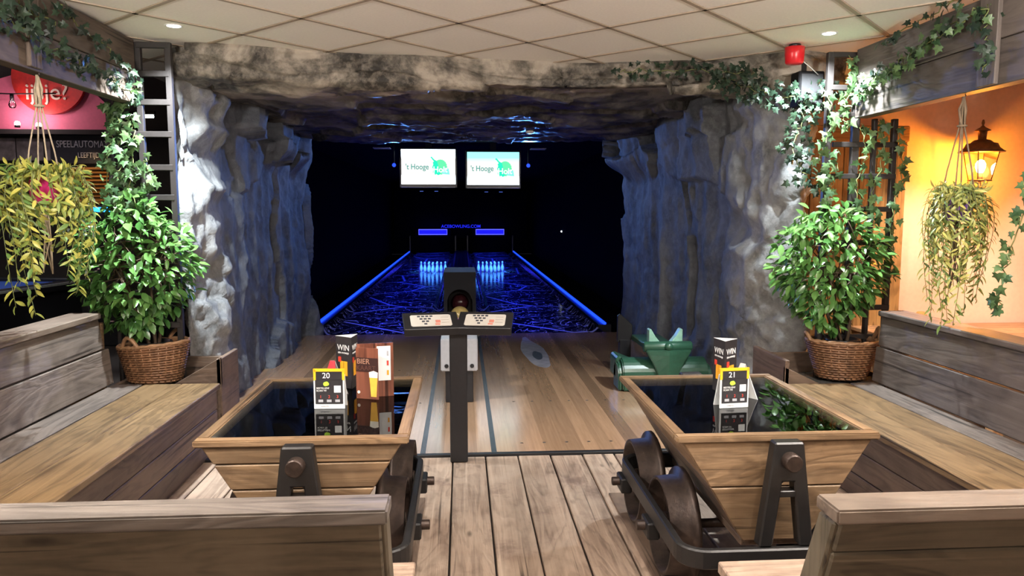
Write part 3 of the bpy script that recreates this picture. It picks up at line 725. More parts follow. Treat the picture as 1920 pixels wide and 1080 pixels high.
# ------------------------------------------------------------------ ball return
t = thing('ball_return', 'black ball return with silver front box and arched hood between the lanes', 'ball return', (-.03, 6.1, 0))
bx('pedestal', BLACK, t, -.115, .115, 0, .45, .012, .28, .006)
bx('front_box', SILVER, t, -.152, .152, -.02, .25, .28, .55, .008, seg=2)
for sx in (-.105, .105): B().cyl((sx, -.02, .325), (sx, -.028, .325), .017, n=14).build('screw_cap', BLACK, t)
HOOD = plain('hood_plastic', (.014, .014, .018), .6, 0, .15)
for sx in (-1, 1): B().tube([(sx*.11, .24, .42), (sx*.11, 1.4, .40), (sx*.11, 2.6, .385)], .02, 10).build('rail', BLACK, t)
bx('rack_tray', BLACK, t, -.16, .16, .26, 2.6, .34, .36, .006)
for yy in (1.0, 1.9): bx('rack_leg', BLACK, t, -.08, .08, yy, yy+.1, .012, .34, .005)
ow, oh, hz = .185, .895, .145
arch = [(-.145, .02)]+[(.145*-math.cos(PI*k/16), .55+.145*math.sin(PI*k/16)) for k in range(17)]+[(.145, .02)]
hb = B()
outer = [(-ow, .02)]+[(-ow, .55+(oh-.55)*min(1, k/4)) if k <= 4 else ((ow, .55+(oh-.55)*min(1, (16-k)/4)) if k >= 12 else (-ow+2*ow*(k-4)/8, oh)) for k in range(17)]+[(ow, .02)]
nn = len(arch)
for y in (2.5, 3.1):
    pass
vv = [(x, 2.5, z) for x, z in outer]+[(x, 2.5, z) for x, z in arch]+[(x, 3.2, z) for x, z in outer]+[(x, 3.2, z) for x, z in arch]
ff = []
for k in range(nn-1):
    ff += [(k, k+1, nn+k+1, nn+k), (k, 2*nn+k, 2*nn+k+1, k+1), (nn+k, nn+k+1, 3*nn+k+1, 3*nn+k)]
hb.add(vv, ff).build('hood', HOOD, t, 0)
bx('hood_back', BLACK, t, -ow, ow, 3.2, 3.24, .012, oh, .004)
def ball(c, col, lab, rough=.12):
    b = B(); prof = [(.108*math.sin(PI*k/14)+1e-4, -.108*math.cos(PI*k/14)) for k in range(15)]
    b.lathe(prof, 24); o = b.build('bowling_ball', col, None); o.location = c; tag(o, lab, 'bowling ball'); return o
ball((-.03, 8.30, .43), plain('yellow_ball', (.62, .45, .16), .12, var=.25, bumpy=0, scale=9), 'yellow and white bowling ball resting before the arched hood')
ball((-.03, 8.95, .50), plain('maroon_ball', (.05, .012, .016), .12, var=.3, bumpy=0), 'dark maroon bowling ball inside the arched hood')
ball((-.03, 6.55, .55), plain('pink_ball', (.60, .20, .22), .12, var=.3, bumpy=0, scale=9), 'pink bowling ball behind the silver box of the ball return')

# ------------------------------------------------------------------ green ball ramp
GREEN = plain('green_plastic', (.022, .075, .045), .3, spec=.5, var=.12, bumpy=.03); GREENL = plain('pale_green_plastic', (.22, .40, .30), .35, bumpy=0)
t = thing('ball_ramp', 'dark green plastic ball ramp with a curved cradle beside the rock wall', 'ball ramp', (1.80, 6.50, 0)); t.scale = (.92,)*3
def halfcyl(name, x0, x1, yc, zc, r, ex=.0):
    b = B(); poly = [(yc+r*math.cos(w), zc+r*math.sin(w)) for w in [PI*k/14 for k in range(15)]]+[(yc-r, .02), (yc+r, .02)]
    return b.prism(poly, x0, x1, 'x').build(name, GREEN, t, .012, seg=2)
halfcyl('side_barrel', -.43, -.06, 0, .17, .15); halfcyl('side_barrel', .10, .40, 0, .17, .15)
halfcyl('end_cap', -.47, -.425, 0, .16, .12); halfcyl('end_cap', .395, .45, 0, .14, .11)
# funnel shaped neck
nk = []
for z, hwid, y in ((.0, .085, -.16), (.10, .09, -.17), (.20, .11, -.175), (.30, .155, -.18), (.37, .20, -.185), (.42, .225, -.185)): nk.append((z, hwid, y))
v = []; f = []
for z, w_, y in nk: v += [(-w_, y, z), (0, y-.02, z), (w_, y, z), (w_*.8, .14, z), (-w_*.8, .14, z)]
for i in range(len(nk)-1):
    for k in range(5): a = i*5+k; b = i*5+(k+1) % 5; f.append((a, b, b+5, a+5))
f += [(4, 3, 2, 1, 0), tuple(len(v)-5+k for k in range(5))]
B().add(v, f).build('neck', GREEN, t, .01, seg=2)
B().cyl((-.235, -.12, .445), (.235, -.12, .445), .05, n=20).build('crossbar', GREEN, t, .01)
bx('chute', GREEN, t, -.15, .15, -.1, .75, .36, .42, .01)
pr = [(.043*math.sin(PI*k/8)+1e-4, -.043*math.cos(PI*k/8)) for k in range(9)]
B().lathe(pr, 16, 'y', (0, -.165, .45)).build('knob', GREEN, t)
for sx in (-1, 1):
    B().prism([(sx*.05, .47), (sx*.165, .47), (sx*.165, .60), (sx*.145, .605), (sx*.10, .53)], -.06, .03, 'y').build('cradle_horn', GREENL, t, .006)
B().prism([(-.47, .12), (-.47, .30), (-.44, .33), (-.22, .24), (-.24, .12)], .02, .3, 'y').build('side_wing', GREEN, t, .01)
B().prism([(-.30, .34), (-.30, .62), (-.27, .64), (-.14, .52), (-.14, .38), (-.2, .30)], .75, .8, 'y').build('rear_shield', BLACK, t, .004)
bx('rear_leg', BLACK, t, -.28, -.16, .72, .82, .012, .36, .004)
for sx in (-.42, -.34): B().cyl((sx, -.08, .012), (sx, -.08, .08), .028, n=12).build('foot', BLACK, t)
for sx in (.3, .38): B().cyl((sx, -.08, .012), (sx, -.08, .08), .028, n=12).build('foot', BLACK, t)

# ------------------------------------------------------------------ things on the tables
PANEL = plain('card_black', (.025, .022, .025), .35, bumpy=0, var=.2); LIME = plain('lime_print', (.42, .70, .05), .4, bumpy=0, var=0); REDP = plain('red_print', (.65, .05, .03), .4, bumpy=0, var=0); INK = plain('ink_white', (.8, .8, .8), .5, bumpy=0, var=0); GREYP = plain('grey_print', (.35, .35, .38), .5, bumpy=0, var=0); ORP = plain('orange_print', (.85, .38, .02), .4, bumpy=0, var=0); WHITEF = plain('white_frame', (.72, .72, .73), .3, bumpy=0, var=.02)
def number_stand(x, y, rz, num, label):
    t = thing('table_number_stand', label, 'table sign', (x, y, .747), rz, 'table number stands')
    h = .175; wd = .066
    b = B()
    b.box(-wd, wd, -.004, .004, 0, .022).box(-wd, -wd+.008, -.004, .004, .02, h-.05).box(wd-.008, wd, -.004, .004, .02, h-.05)
    b.build('lower_frame', WHITEF, t, .001)
    b = B(); b.box(-wd, -wd+.01, -.004, .004, h-.05, h).box(wd-.01, wd, -.004, .004, h-.05, h).box(-wd, wd, -.004, .004, h-.012, h); b.build('upper_frame', YELLOW, t, .001)
    bx('number_panel', PANEL, t, -wd+.009, wd-.009, -.002, .003, h-.055, h-.011, 0)
    text('number', num, INK, t, (-.012, -.003, h-.030), UPR, .034)
    cpn = bx('order_card', PANEL, t, -wd+.007, wd-.007, -.006, -.003, .022, h-.048, 0)
    cz = cpn.location.z; cy = -.004
    B().prism(blob(-.012, .036, .012, .010, 0, seed=4), -.0055+cy+.0045, -.005+cy+.0045-.0025, 'y').build('lime_logo', LIME, cpn).location.y = -.003
    text('lettering', 'BESTELLEN?', INK, cpn, (-.026, -.003, .017), UPR, .0105)
    text('lettering', "SCAN 'M!", INK, cpn, (-.032, -.003, .006), UPR, .0105)
    bx('white_square', INK, cpn, .022, .051, -.0035, -.002, -.002, .028, 0)
    for i, n_ in enumerate('123'):
        text('step_number', n_, REDP, cpn, (-.036+i*.036, -.003, -.021), UPR, .018)
        bx('step_icon', GREYP, cpn, -.046+i*.036, -.026+i*.036, -.0035, -.002, -.044, -.033, 0)
    text('lettering', 'AMSTEL', GREYP, t, (-.018, -.005, .011), UPR, .011)
    # rear leg of the A-frame
    M = Matrix.Translation((0, .06, 0)) @ Matrix.Rotation(math.radians(18), 4, 'X')
    B().box(-wd, wd, -.003, .003, 0, h-.02, M).build('rear_panel', WHITEF, t, .001)
    return t
number_stand(-.577, 3.21, math.radians(-2), '20', 'yellow and white table number stand in front of the brown beer menu')
number_stand(1.175, 3.11, math.radians(6), '21', 'yellow and white table number stand alone on the cart table by the right bench')
def win_column(x, y, rz, label, seed):
    t = thing('win_card_column', label, 'promo card', (x, y, .747), rz, 'WIN card columns')
    r = .062; h = .25
    P = [(r*math.cos(math.radians(a)), r*math.sin(math.radians(a))) for a in (-90, 30, 150)]
    c = B().prism(P, 0, h, 'z').build('black_column', PANEL, t, .001, center=False)
    B().prism([(a*1.002, b*1.002) for a, b in P], h, h+.001, 'z').build('white_top', WHITE, t)
    for i, (p0, p1) in enumerate(((P[2], P[0]), (P[0], P[1]))):
        mid = Vector(((p0[0]+p1[0])/2, (p0[1]+p1[1])/2, 0)); d = Vector((p1[0]-p0[0], p1[1]-p0[1], 0)); ang = math.atan2(d.y, d.x)
        n = Vector((d.y, -d.x, 0)).normalized()*.001
        text('lettering', 'WIN', INK, c, mid+n+Vector((0, 0, h-.055)), (PI/2, 0, ang), .04)
        text('lettering', 'EEN AVONDJE', INK, c, mid+n+Vector((0, 0, h-.08)), (PI/2, 0, ang), .0115)
        for k, (dx, w_) in enumerate(((-.012, .014), (.014, .015))):
            M = Matrix.Translation(mid+n) @ Matrix.Rotation(ang, 4, 'Z')
            B().box(dx-w_/1.3, dx+w_/1.3, -.001, .001, .06, .13, M).build('orange_print', ORP, c)
        M = Matrix.Translation(mid+n) @ Matrix.Rotation(ang, 4, 'Z')
        B().box(-.036, -.016, -.0012, .001, .125, .15, M).build('red_print', REDP, c)
win_column(-.555, 3.62, math.radians(22), 'black triangular WIN card column behind the beer menu', 1)
win_column(1.235, 3.40, math.radians(-20), 'black triangular WIN card column behind the number 21 stand', 2)
MENUW = W3('menu_print_wood', (.09, .028, .018), (.24, .085, .05), rough=.35, grain=60, bs=.05, rnd=.1)
t = thing('beer_menu', 'brown wood print beer menu standing open with a beer glass on its cover', 'menu', (-.437, 3.36, .747))
R1 = Matrix.Rotation(math.radians(-52), 4, 'Z')
def leaf_m(M, x0, x1, y0, y1, z0, z1, mat, nme, par=None):
    o = B().box(x0, x1, y0, y1, z0, z1, M).build(nme, mat, par or t, 0)
    if par: o.location = Vector(o.location)-par.location
    return o
MC = Matrix.Translation((.055, -.01, 0)) @ Matrix.Rotation(math.radians(-20), 4, 'Z')
cv = leaf_m(MC, -.11, .0, -.002, .002, 0, .235, MENUW[2], 'cover')
DKB = plain('menu_band', (.035, .012, .010), .4, bumpy=0)
leaf_m(MC, -.11, .0, -.003, -.002, .125, .19, DKB, 'dark_band', cv)
def ont(s, M, lx, lz, size, mat, par, dy=-.0035):
    o = text('lettering', s, mat, par, (0, 0, 0), UPR, size); o.matrix_local = Matrix.Translation(-par.location) @ M @ Matrix.Translation((lx, dy, lz)) @ Matrix.Rotation(PI/2, 4, 'X'); return o
ont('BIER', MC, -.073, .172, .034, plain('menu_bronze', (.40, .22, .15), .4, bumpy=0, var=0), cv); ont('KAART', MC, -.06, .142, .030, plain('menu_bronze_dark', (.10, .04, .03), .4, bumpy=0, var=0), cv)
BEER = plain('beer_print', (.80, .45, .06), .4, bumpy=0, var=.1); FOAM = plain('foam_print', (.82, .78, .70), .4, bumpy=0, var=.1)
def poly_m(M, poly, y0, y1, mat, nme, par):
    b = B().prism(poly, y0, y1, 'y'); b.v = [M @ q for q in b.v]; o = b.build(nme, mat, par); o.location = Vector(o.location)-par.location; return o
poly_m(MC, [(-.036, .012), (-.010, .012), (-.003, .105), (-.043, .105)], -.0035, -.002, BEER, 'beer_print', cv)
poly_m(MC, [(-.043, .100), (-.003, .100), (-.001, .125), (-.022, .132), (-.045, .125)], -.004, -.002, FOAM, 'foam_print', cv)
poly_m(MC, [(-.098+.007*math.cos(k*PI/6), .03+.007*math.sin(k*PI/6)) for k in range(12)], -.0035, -.002, FOAM, 'emblem', cv)
MB_ = Matrix.Translation((-.045, .03, 0)) @ Matrix.Rotation(math.radians(12), 4, 'Z')
bk = leaf_m(MB_, .0, .165, -.002, .002, 0, .25, MENUW[2], 'back_cover')
pg = leaf_m(MB_, .09, .152, -.004, -.002, .075, .235, WHITE, 'white_page', bk)
for i, cl_ in enumerate((GREYP, REDP, ORP)): 
    o = B().box(.135, .143, -.0055, -.004, .10+.045*(2-i), .122+.045*(2-i), MB_).build('page_print', cl_, bk); o.location = Vector(o.location)-bk.location
def tent(x, y, rz, lab, M1):
    t = thing('tent_card', lab, 'tent card', (x, y, .747), rz)
    for s, m_, nme in ((-1, M1, 'front_leaf'), (1, WHITE, 'rear_leaf')):
        B().add([(s*.05, -.05, 0), (s*.05, .05, 0), (s*.002, .012, .165), (s*.002, -.012, .165), (s*.046, -.05, 0), (s*.046, .05, 0), (0, .012, .165), (0, -.012, .165)], [(0, 1, 2, 3), (7, 6, 5, 4), (0, 4, 5, 1), (1, 5, 6, 2), (2, 6, 7, 3), (3, 7, 4, 0)]).build(nme, m_, t)
tent(-.60, 3.44, math.radians(70), 'small red and white folded card beside the beer menu', plain('red_card', (.55, .02, .03), .4, bumpy=0))
tent(1.265, 3.25, math.radians(35), 'small pink and red folded card leaning behind the right table number stand', plain('pink_card', (.72, .50, .48), .4, bumpy=0))
# ------------------------------------------------------------------ planters and baskets
SOIL = plain('dark_gravel', (.06, .058, .055), .9, var=.5, bumpy=.8, scale=60)
GRAV = stones[:]
def planter(x0, x1, y0, y1, tri, lab, xs_hi):
    t = thing('planter_box', lab, 'planter', ((x0+x1)/2, (y0+y1)/2, 0))
    bx('side_board', RISER[1], t, x0, x0+.03, y0, y1, 0, .43 if xs_hi > 0 else .60, .004); bx('side_board', RISER[1], t, x1-.03, x1, y0, y1, 0, .60 if xs_hi > 0 else .43, .004)
    bx('front_board', RISER[0], t, x0+.03, x1-.03, y0, y0+.02, 0, .42, .004); bx('rear_board', RISER[0], t, x0+.03, x1-.03, y1-.03, y1, 0, .55, .004)
    B().prism(tri, y0-.0, y0+.025, 'y').build('corner_board', RISER[0], t, .003)
    g = B(); n = 18
    vv = []; ff = []
    for i in range(n+1):
        for j in range(n+1):
            x = x0+.03+(x1-x0-.06)*i/n; y = y0+.02+(y1-y0-.05)*j/n; vv.append((x, y, .40+.02*noise.noise(Vector((x*30, y*30, 0)))))
    for i in range(n):
        for j in range(n): a = i*(n+1)+j; ff.append((a, a+n+1, a+n+2, a+1))
    o = g.add(vv, ff, True).build('gravel', SOIL, t); o['kind'] = 'stuff'
    settle(t); return t
planter(-2.36, -1.64, 5.105, 5.50, [(-1.64, .42), (-1.64, .61), (-1.97, .42)], 'dark wooden planter box of gravel at the end of the left bench', 1)
planter(2.16, 3.0, 4.80, 5.36, [(2.16, .42), (2.16, .555), (2.44, .42)], 'dark wooden planter box at the end of the right bench', -1)
WICK = plain('wicker', (.20, .095, .045), .5, var=.35, scale=14); WICKL = plain('wicker_light', (.30, .165, .085), .45, var=.3, scale=14)
def basket(loc, rx, ry, bx_, by_, h, lab, handles, rz=0, tilt=0):
    t = thing('wicker_basket', lab, 'basket', loc, rz)
    rows = 15; ns = 26; seg = ns*2
    b = B()
    for r in range(rows):
        q = r/(rows-1); a = bx_+(rx-bx_)*q; c = by_+(ry-by_)*q; z = .01+(h-.03)*q
        pts = []
        for k in range(seg+1):
            w = 2*PI*k/seg; off = .006*(1 if (k//1+r) % 2 else -1) if k % 1 == 0 else 0
            off = .0065*math.cos(PI*k+PI*r)
            pts.append(((a+off)*math.cos(w), (c+off)*math.sin(w), z+tilt*math.cos(w)*q))
        b.tube(pts, .0085, 5, False)
    b.build('weave', WICK, t)
    b = B()
    for k in range(ns):
        w = 2*PI*(k+.5)/ns; b.cyl((bx_*math.cos(w), by_*math.sin(w), 0), (rx*math.cos(w), ry*math.sin(w), h+tilt*math.cos(w)), .0055, n=5)
    b.build('stakes', WICKL, t)
    b = B()
    for kk, rr in ((0, .012), (.5, .010)):
        b.tube([((rx+.004*math.sin(k*1.1+kk*6))*math.cos(2*PI*k/64), (ry+.004*math.sin(k*1.1+kk*6))*math.sin(2*PI*k/64), h-.005+.008*kk+.004*math.cos(k*1.3+kk*5)+tilt*math.cos(2*PI*k/64)) for k in range(65)], rr, 6, False)
    b.build('rim', WICKL, t)
    B().prism([(bx_*math.cos(2*PI*k/24), by_*math.sin(2*PI*k/24)) for k in range(24)], 0, .01, 'z').build('bottom', WICK, t)
    B().lathe([(.001, h-.05), (1, h-.05)], 24, sx=rx*.93, sy=ry*.93).build('soil', SOIL, t)
    for ang, hh in handles:
        w0 = math.radians(ang); pts = []
        for k in range(17):
            u = k/16; w = w0+(u-.5)*.62; out = 1+.04*math.sin(PI*u)
            pts.append((rx*out*math.cos(w), ry*out*math.sin(w), h-.01+hh*math.sin(PI*u)+tilt*math.cos(w)))
        b = B(); b.tube(pts, .013, 8); 
        b.tube([Vector(p)+Vector((.006*math.sin(i*1.6), .006*math.cos(i*1.6), .008*math.sin(i*1.2))) for i, p in enumerate(pts)], .008, 6)
        b.build('handle', WICKL, t)
    return t
basket((-2.14, 5.27, .425), .235, .17, .175, .125, .265, 'low oval wicker basket tilted in the planter by the ladder', [(-112, .075), (68, .07)], math.radians(-6), .02)
basket((2.685, 5.06, .425), .245, .19, .165, .14, .27, 'deep round wicker basket at the end of the right bench', [(-8, .10), (172, .05)], 0, -.005)

# ------------------------------------------------------------------ leaves
def leaf_mesh(mat, ln=1, wd=.5, fold=.12, droop=.18):
    v = [(0, 0, 0)]; f = []
    st = ((.22, .36), (.5, .5), (.78, .32))
    for y, w in st:
        z = -droop*y*y
        v += [(-w*wd*2*.5, y, z+fold*w), (0, y, z), (w*wd*2*.5, y, z+fold*w)]
    v.append((0, 1, -droop*1.1))
    f += [(0, 2, 1), (0, 3, 2)]
    for i in range(2):
        a = 1+i*3; f += [(a, a+1, a+4, a+3), (a+1, a+2, a+5, a+4)]
    f += [(7, 8, 10), (8, 9, 10)]
    me = bpy.data.meshes.new('leaf'); me.from_pydata([(x*ln, y*ln, z*ln) for x, y, z in v], [], f)
    for p in me.polygons: p.use_smooth = True
    me.materials.append(mat); return me
def ivy_mesh(mat, s=1):
    o = [(0, 0), (.2, -.12), (.48, -.02), (.34, .2), (.55, .42), (.26, .46), (.16, .6), (0, 1), (-.16, .6), (-.26, .46), (-.55, .42), (-.34, .2), (-.48, -.02), (-.2, -.12)]
    v = [(0, .3, .03)]+[(x, y, -.10*abs(x)-.12*max(0, y-.4)) for x, y in o]
    f = [(0, i, i % len(o)+1) for i in range(1, len(o)+1)]
    me = bpy.data.meshes.new('ivy_leaf'); me.from_pydata([(x*s, y*s, z*s) for x, y, z in v], [], f)
    me.materials.append(mat); return me
def orient(d, n):
    d = d.normalized(); x = d.cross(n)
    if x.length < 1e-4: x = d.cross(Vector((.3, .5, .8)))
    x.normalize(); z = x.cross(d); return Matrix((x, d, z)).transposed().to_4x4()
def rv(r, a=1): return Vector((r.uniform(-a, a), r.uniform(-a, a), r.uniform(-a, a)))
def spread(t, name, me, mats, keep=300, restname='foliage'):
    """leaves given as local matrices: the keep nearest the viewer are objects of their own, the rest one mass"""
    base = t.matrix_basis if t.parent is None else t.matrix_basis
    def dist(M): return (t.location+M.translation-Vector((0, 0, 1.6))).length
    mats = sorted(mats, key=dist)
    for M in mats[:keep]:
        o = bpy.data.objects.new(name, me if not isinstance(me, list) else random.choice(me)); COL.objects.link(o); o.parent = t; o.matrix_local = M
    if len(mats) > keep:
        b = B(); m0 = me[0] if isinstance(me, list) else me
        vs_ = [v.co.copy() for v in m0.vertices]; fs = [tuple(p.vertices) for p in m0.polygons]
        for M in mats[keep:]: b.add([M @ v for v in vs_], fs, True)
        o = b.build(restname, m0.materials[0], t, fix=False); o['kind'] = 'stuff'
FIC = leafmat('ficus_leaf', (.045, .14, .03), (.16, .33, .085), .28, .6)
BARK = plain('bark', (.10, .065, .04), .8, bumpy=.6)
fm = [leaf_mesh(FIC, 1, .5), leaf_mesh(FIC, 1, .44, .2, .3)]
def ficus(loc, cz, rad, lab, seed, n=1150, dx=0):
    t = thing('ficus_plant', lab, 'plant', loc); r = random.Random(seed); mats = []
    pot = B().lathe([(.001, 0), (.085, 0), (.11, .24), (.12, .24), (.12, .26), (.10, .26), (.09, .23), (.001, .23)], 20).build('pot', BLACK, t, 0)
    tb = B(); tips = []
    for k in range(5):
        w = 2*PI*k/5+.4; p0 = Vector((.03*math.cos(w), .03*math.sin(w), .22)); tip = Vector((rad[0]*.55*math.cos(w), rad[1]*.55*math.sin(w), cz+rad[2]*r.uniform(.1, .6)))+Vector((dx, 0, 0))
        mid = p0.lerp(tip, .5)+Vector((0, 0, .08)); tb.tube([p0, p0.lerp(mid, .5)+rv(r, .02), mid+rv(r, .02), tip], [.014, .011, .008, .004], 7)
        tips.append((mid, tip))
    for k in range(46):
        mid, tip = r.choice(tips); q = mid.lerp(tip, r.random())
        d = rv(r).normalized(); e = Vector((d.x*rad[0], d.y*rad[1], cz+d.z*rad[2]))*.9; e.z = cz+d.z*rad[2]*.9; e.x += dx
        tb.tube([q, q.lerp(e, .5)+Vector((0, 0, .03)), e], [.005, .004, .002], 4)
    tb.build('branches', BARK, t)
    while len(mats) < n:
        d = rv(r)
        if d.length > 1 or d.length < .1: continue
        d = d.normalized()*(d.length**.45)
        lump = 1+.22*noise.noise(d*2.2+Vector((seed, 0, 0)))
        p = Vector((d.x*rad[0], d.y*rad[1], d.z*rad[2]))*lump
        if p.z < 0: p.x *= 1-.25*abs(d.z); 
        p.z += cz; p.x += dx
        dirn = Vector((d.x, d.y, d.z*.4-.35))+rv(r, .75); nn = Vector((d.x*.5, d.y*.5-.25, .9))+rv(r, .55)
        s = r.uniform(.062, .098)
        mats.append(Matrix.Translation(p) @ orient(dirn, nn) @ Matrix.Scale(s, 4))
    spread(t, 'leaf', fm, mats)
    return t
ficus((-2.14, 5.27, .44), .78, (.39, .27, .45), 'bushy green ficus in the basket beside the ladder', 5, dx=-.1)
ficus((2.685, 5.06, .44), .78, (.38, .26, .43), 'bushy green ficus in the deep basket before the trellis', 8, dx=-.105)

# ------------------------------------------------------------------ beams, trellises
t = thing('overhead_beam', 'brown plank fascia beam overgrown with ivy above the games room opening', 'beam', (-2.25, 3.4, 2.32))
bx('plank', BEAMW[1], t, -2.29, -2.2, .6, 5.33, 2.32, 2.52, .004); bx('plank', BEAMW[1], t, -2.285, -2.197, .6, 5.33, 2.524, 2.745, .004)
bx('batten', BEAMW[2], t, -2.2, -2.175, 4.04, 4.15, 2.33, 2.74, .004); settle(t)
t = thing('overhead_beam', 'dark two plank beam with ivy above the lantern lounge', 'beam', (2.76, 3.4, 2.23))
bx('plank', BEAMD[1], t, 2.72, 2.81, .6, 5.10, 2.235, 2.462, .004); bx('plank', BEAMD[1], t, 2.717, 2.805, .6, 5.10, 2.466, 2.70, .004)
bx('batten', BEAMD[2], t, 2.695, 2.72, 3.70, 3.84, 2.24, 2.695, .004); settle(t)
t = thing('ladder_trellis', 'black wooden ladder trellis beside the left rock pillar', 'trellis', (-2.1, 5.36, 0))
for x, z1, w in ((-1.985, 2.735, .02), (-2.185, 2.735, .02), (-2.40, 2.32, .013)): bx('upright', TRELLIS, t, x-w, x+w, 5.34, 5.38, .40, z1, .003)
for z in (2.715, 2.525, 2.335, 2.12, 1.895, 1.69, 1.47, 1.25, 1.03, .8): bx('rung', TRELLIS, t, -2.19 if z > 2.33 else -2.42, -1.98, 5.335, 5.365, z-.02, z+.02, .003)
settle(t)
t = thing('ladder_trellis', 'black wooden lattice trellis in front of the orange door', 'trellis', (2.8, 5.15, 0))
for x, z1, w in ((2.555, 2.69, .022), (2.755, 2.69, .026), (2.895, 2.24, .014), (3.04, 2.24, .018)): bx('upright', TRELLIS, t, x-w, x+w, 5.13, 5.17, .40, z1, .003)
for z in (2.672, 2.45, 2.265): bx('rung', TRELLIS, t, 2.56, 2.76, 5.125, 5.155, z-.018, z+.018, .003)
for z in (2.06, 1.84, 1.61, 1.375, 1.14, .91, .70): bx('rung', TRELLIS, t, 2.59, 3.055, 5.12, 5.15, z-.018, z+.018, .003)
settle(t)

# ------------------------------------------------------------------ ivy
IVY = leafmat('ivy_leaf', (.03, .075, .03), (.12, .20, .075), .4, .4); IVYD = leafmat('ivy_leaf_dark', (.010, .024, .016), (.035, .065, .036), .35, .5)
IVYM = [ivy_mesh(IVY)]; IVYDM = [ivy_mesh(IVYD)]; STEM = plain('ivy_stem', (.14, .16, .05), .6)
def catmull(P, n):
    P = [Vector(p) for p in P]; Q = [P[0]]+P+[P[-1]]; out = []
    for i in range(1, len(Q)-2):
        for k in range(n):
            u = k/n; a, b, c, d = Q[i-1:i+3]
            out.append(.5*((2*b)+(c-a)*u+(2*a-5*b+4*c-d)*u*u+(3*b-a-3*c+d)*u**3))
    out.append(P[-1]); return out
def ivy(path, lab, face, seed, dens=26, meshes=None, size=(.036, .062), jit=.03, wig=.02):
    r = random.Random(seed); p0 = Vector(path[0]); t = thing('ivy_vine', lab, 'ivy', p0)
    pts = [p-p0+rv(r, wig)*(1 if i else 0) for i, p in enumerate(catmull(path, 8))]
    B().tube(pts, .0035, 5).build('stem', STEM, t)
    tot = sum((b-a).length for a, b in zip(pts[:-1], pts[1:])); n = max(5, int(tot*dens)); mats = []
    F = Vector(face)
    for k in range(n):
        u = (k+r.random())/n*(len(pts)-1); i = min(int(u), len(pts)-2); p = pts[i].lerp(pts[i+1], u-i)
        s = r.uniform(*size); p = p+rv(r, jit)+F*.012
        d = Vector((0, 0, -.8))+rv(r, .8); nn = F+rv(r, .6)
        mats.append(Matrix.Translation(p) @ orient(d, nn) @ Matrix.Scale(s, 4))
    spread(t, 'leaf', meshes or IVYM, mats, 300); return t
bl = (1, -.3, 0); br = (-1, -.3, 0); fy_ = (0, -1, .15)
ivy([(-2.17, 5.30, 2.50), (-2.165, 5.0, 2.56), (-2.16, 4.75, 2.61), (-2.165, 4.5, 2.66), (-2.16, 4.3, 2.70)], 'sparse ivy strand climbing the upper left beam plank', bl, 1, 32, IVYDM)
ivy([(-2.17, 5.28, 2.36), (-2.16, 5.0, 2.40), (-2.155, 4.7, 2.43), (-2.16, 4.4, 2.43), (-2.155, 4.1, 2.47), (-2.15, 3.8, 2.50), (-2.15, 3.6, 2.48)], 'dense dark ivy along the lower edge of the left beam', bl, 2, 62, IVYDM, jit=.055)
ivy([(-2.15, 4.25, 2.60), (-2.15, 4.05, 2.58), (-2.15, 3.9, 2.60), (-2.15, 3.65, 2.62)], 'dark ivy clump on the left beam batten', bl, 3, 60, IVYDM, jit=.06)
ivy([(-2.16, 5.28, 2.42), (-2.2, 5.28, 2.35), (-2.3, 5.29, 2.33), (-2.38, 5.30, 2.28)], 'pale green ivy tuft at the end of the left beam', fy_, 4, 60)
for i, (x, z0, z1, lab) in enumerate(((-2.38, 2.30, 1.62, 'ivy strand hanging on the outer left trellis bar'), (-2.31, 2.28, 1.55, 'ivy strand hanging down in the middle of the left trellis'), (-2.22, 2.25, 1.62, 'ivy strand hanging down beside the left ladder rungs'), (-2.14, 1.95, 1.58, 'short ivy strand across the lower left ladder rungs'))):
    ivy([(x, 5.29, z0), (x+.02, 5.28, z0*.66+z1*.34), (x-.02, 5.28, z0*.33+z1*.67), (x+.01, 5.28, z1)], lab, fy_, 10+i, 58, size=(.04, .072), jit=.045)
ivy([(2.69, 5.08, 2.40), (2.68, 4.8, 2.47), (2.675, 4.5, 2.50), (2.67, 4.2, 2.56), (2.67, 3.95, 2.62), (2.665, 3.75, 2.63)], 'leafy ivy climbing along the middle of the right beam', br, 21, 62, [ivy_mesh(IVY), IVYDM[0]], jit=.05)
ivy([(2.68, 5.05, 2.36), (2.68, 4.85, 2.41), (2.675, 4.6, 2.46), (2.67, 4.35, 2.49)], 'short ivy strand low on the right beam near the trellis', br, 22, 40, jit=.03)
ivy([(2.69, 4.75, 2.66), (2.69, 4.4, 2.70), (2.69, 4.1, 2.73), (2.69, 3.85, 2.745)], 'thin ivy strand along the top edge of the right beam', br, 23, 22, IVYDM)
ivy([(2.70, 3.78, 2.62), (2.685, 3.76, 2.5), (2.68, 3.74, 2.40), (2.68, 3.76, 2.32)], 'ivy strand hanging over the batten of the right beam', br, 27, 30, IVYDM)
for i, (x, z0, z1, lab) in enumerate(((2.57, 2.0, 1.55, 'bright ivy strand hanging at the inner bar of the right trellis'), (2.66, 2.66, 2.15, 'ivy strand in the upper ladder field of the right trellis'), (2.77, 2.2, 1.55, 'ivy strand along the thick bar of the right trellis'), (2.90, 2.22, 1.5, 'ivy strand along the thin bar of the right trellis'), (3.04, 2.15, 1.15, 'long ivy strand on the outer bar of the right trellis'), (2.52, 2.4, 1.75, 'ivy strand between the rock and the right trellis'))):
    ivy([(x, 5.10, z0), (x+.03, 5.09, z0*.66+z1*.34), (x-.03, 5.09, z0*.33+z1*.67), (x+.02, 5.09, z1)], lab, fy_, 30+i, 30, size=(.05, .08), jit=.04)
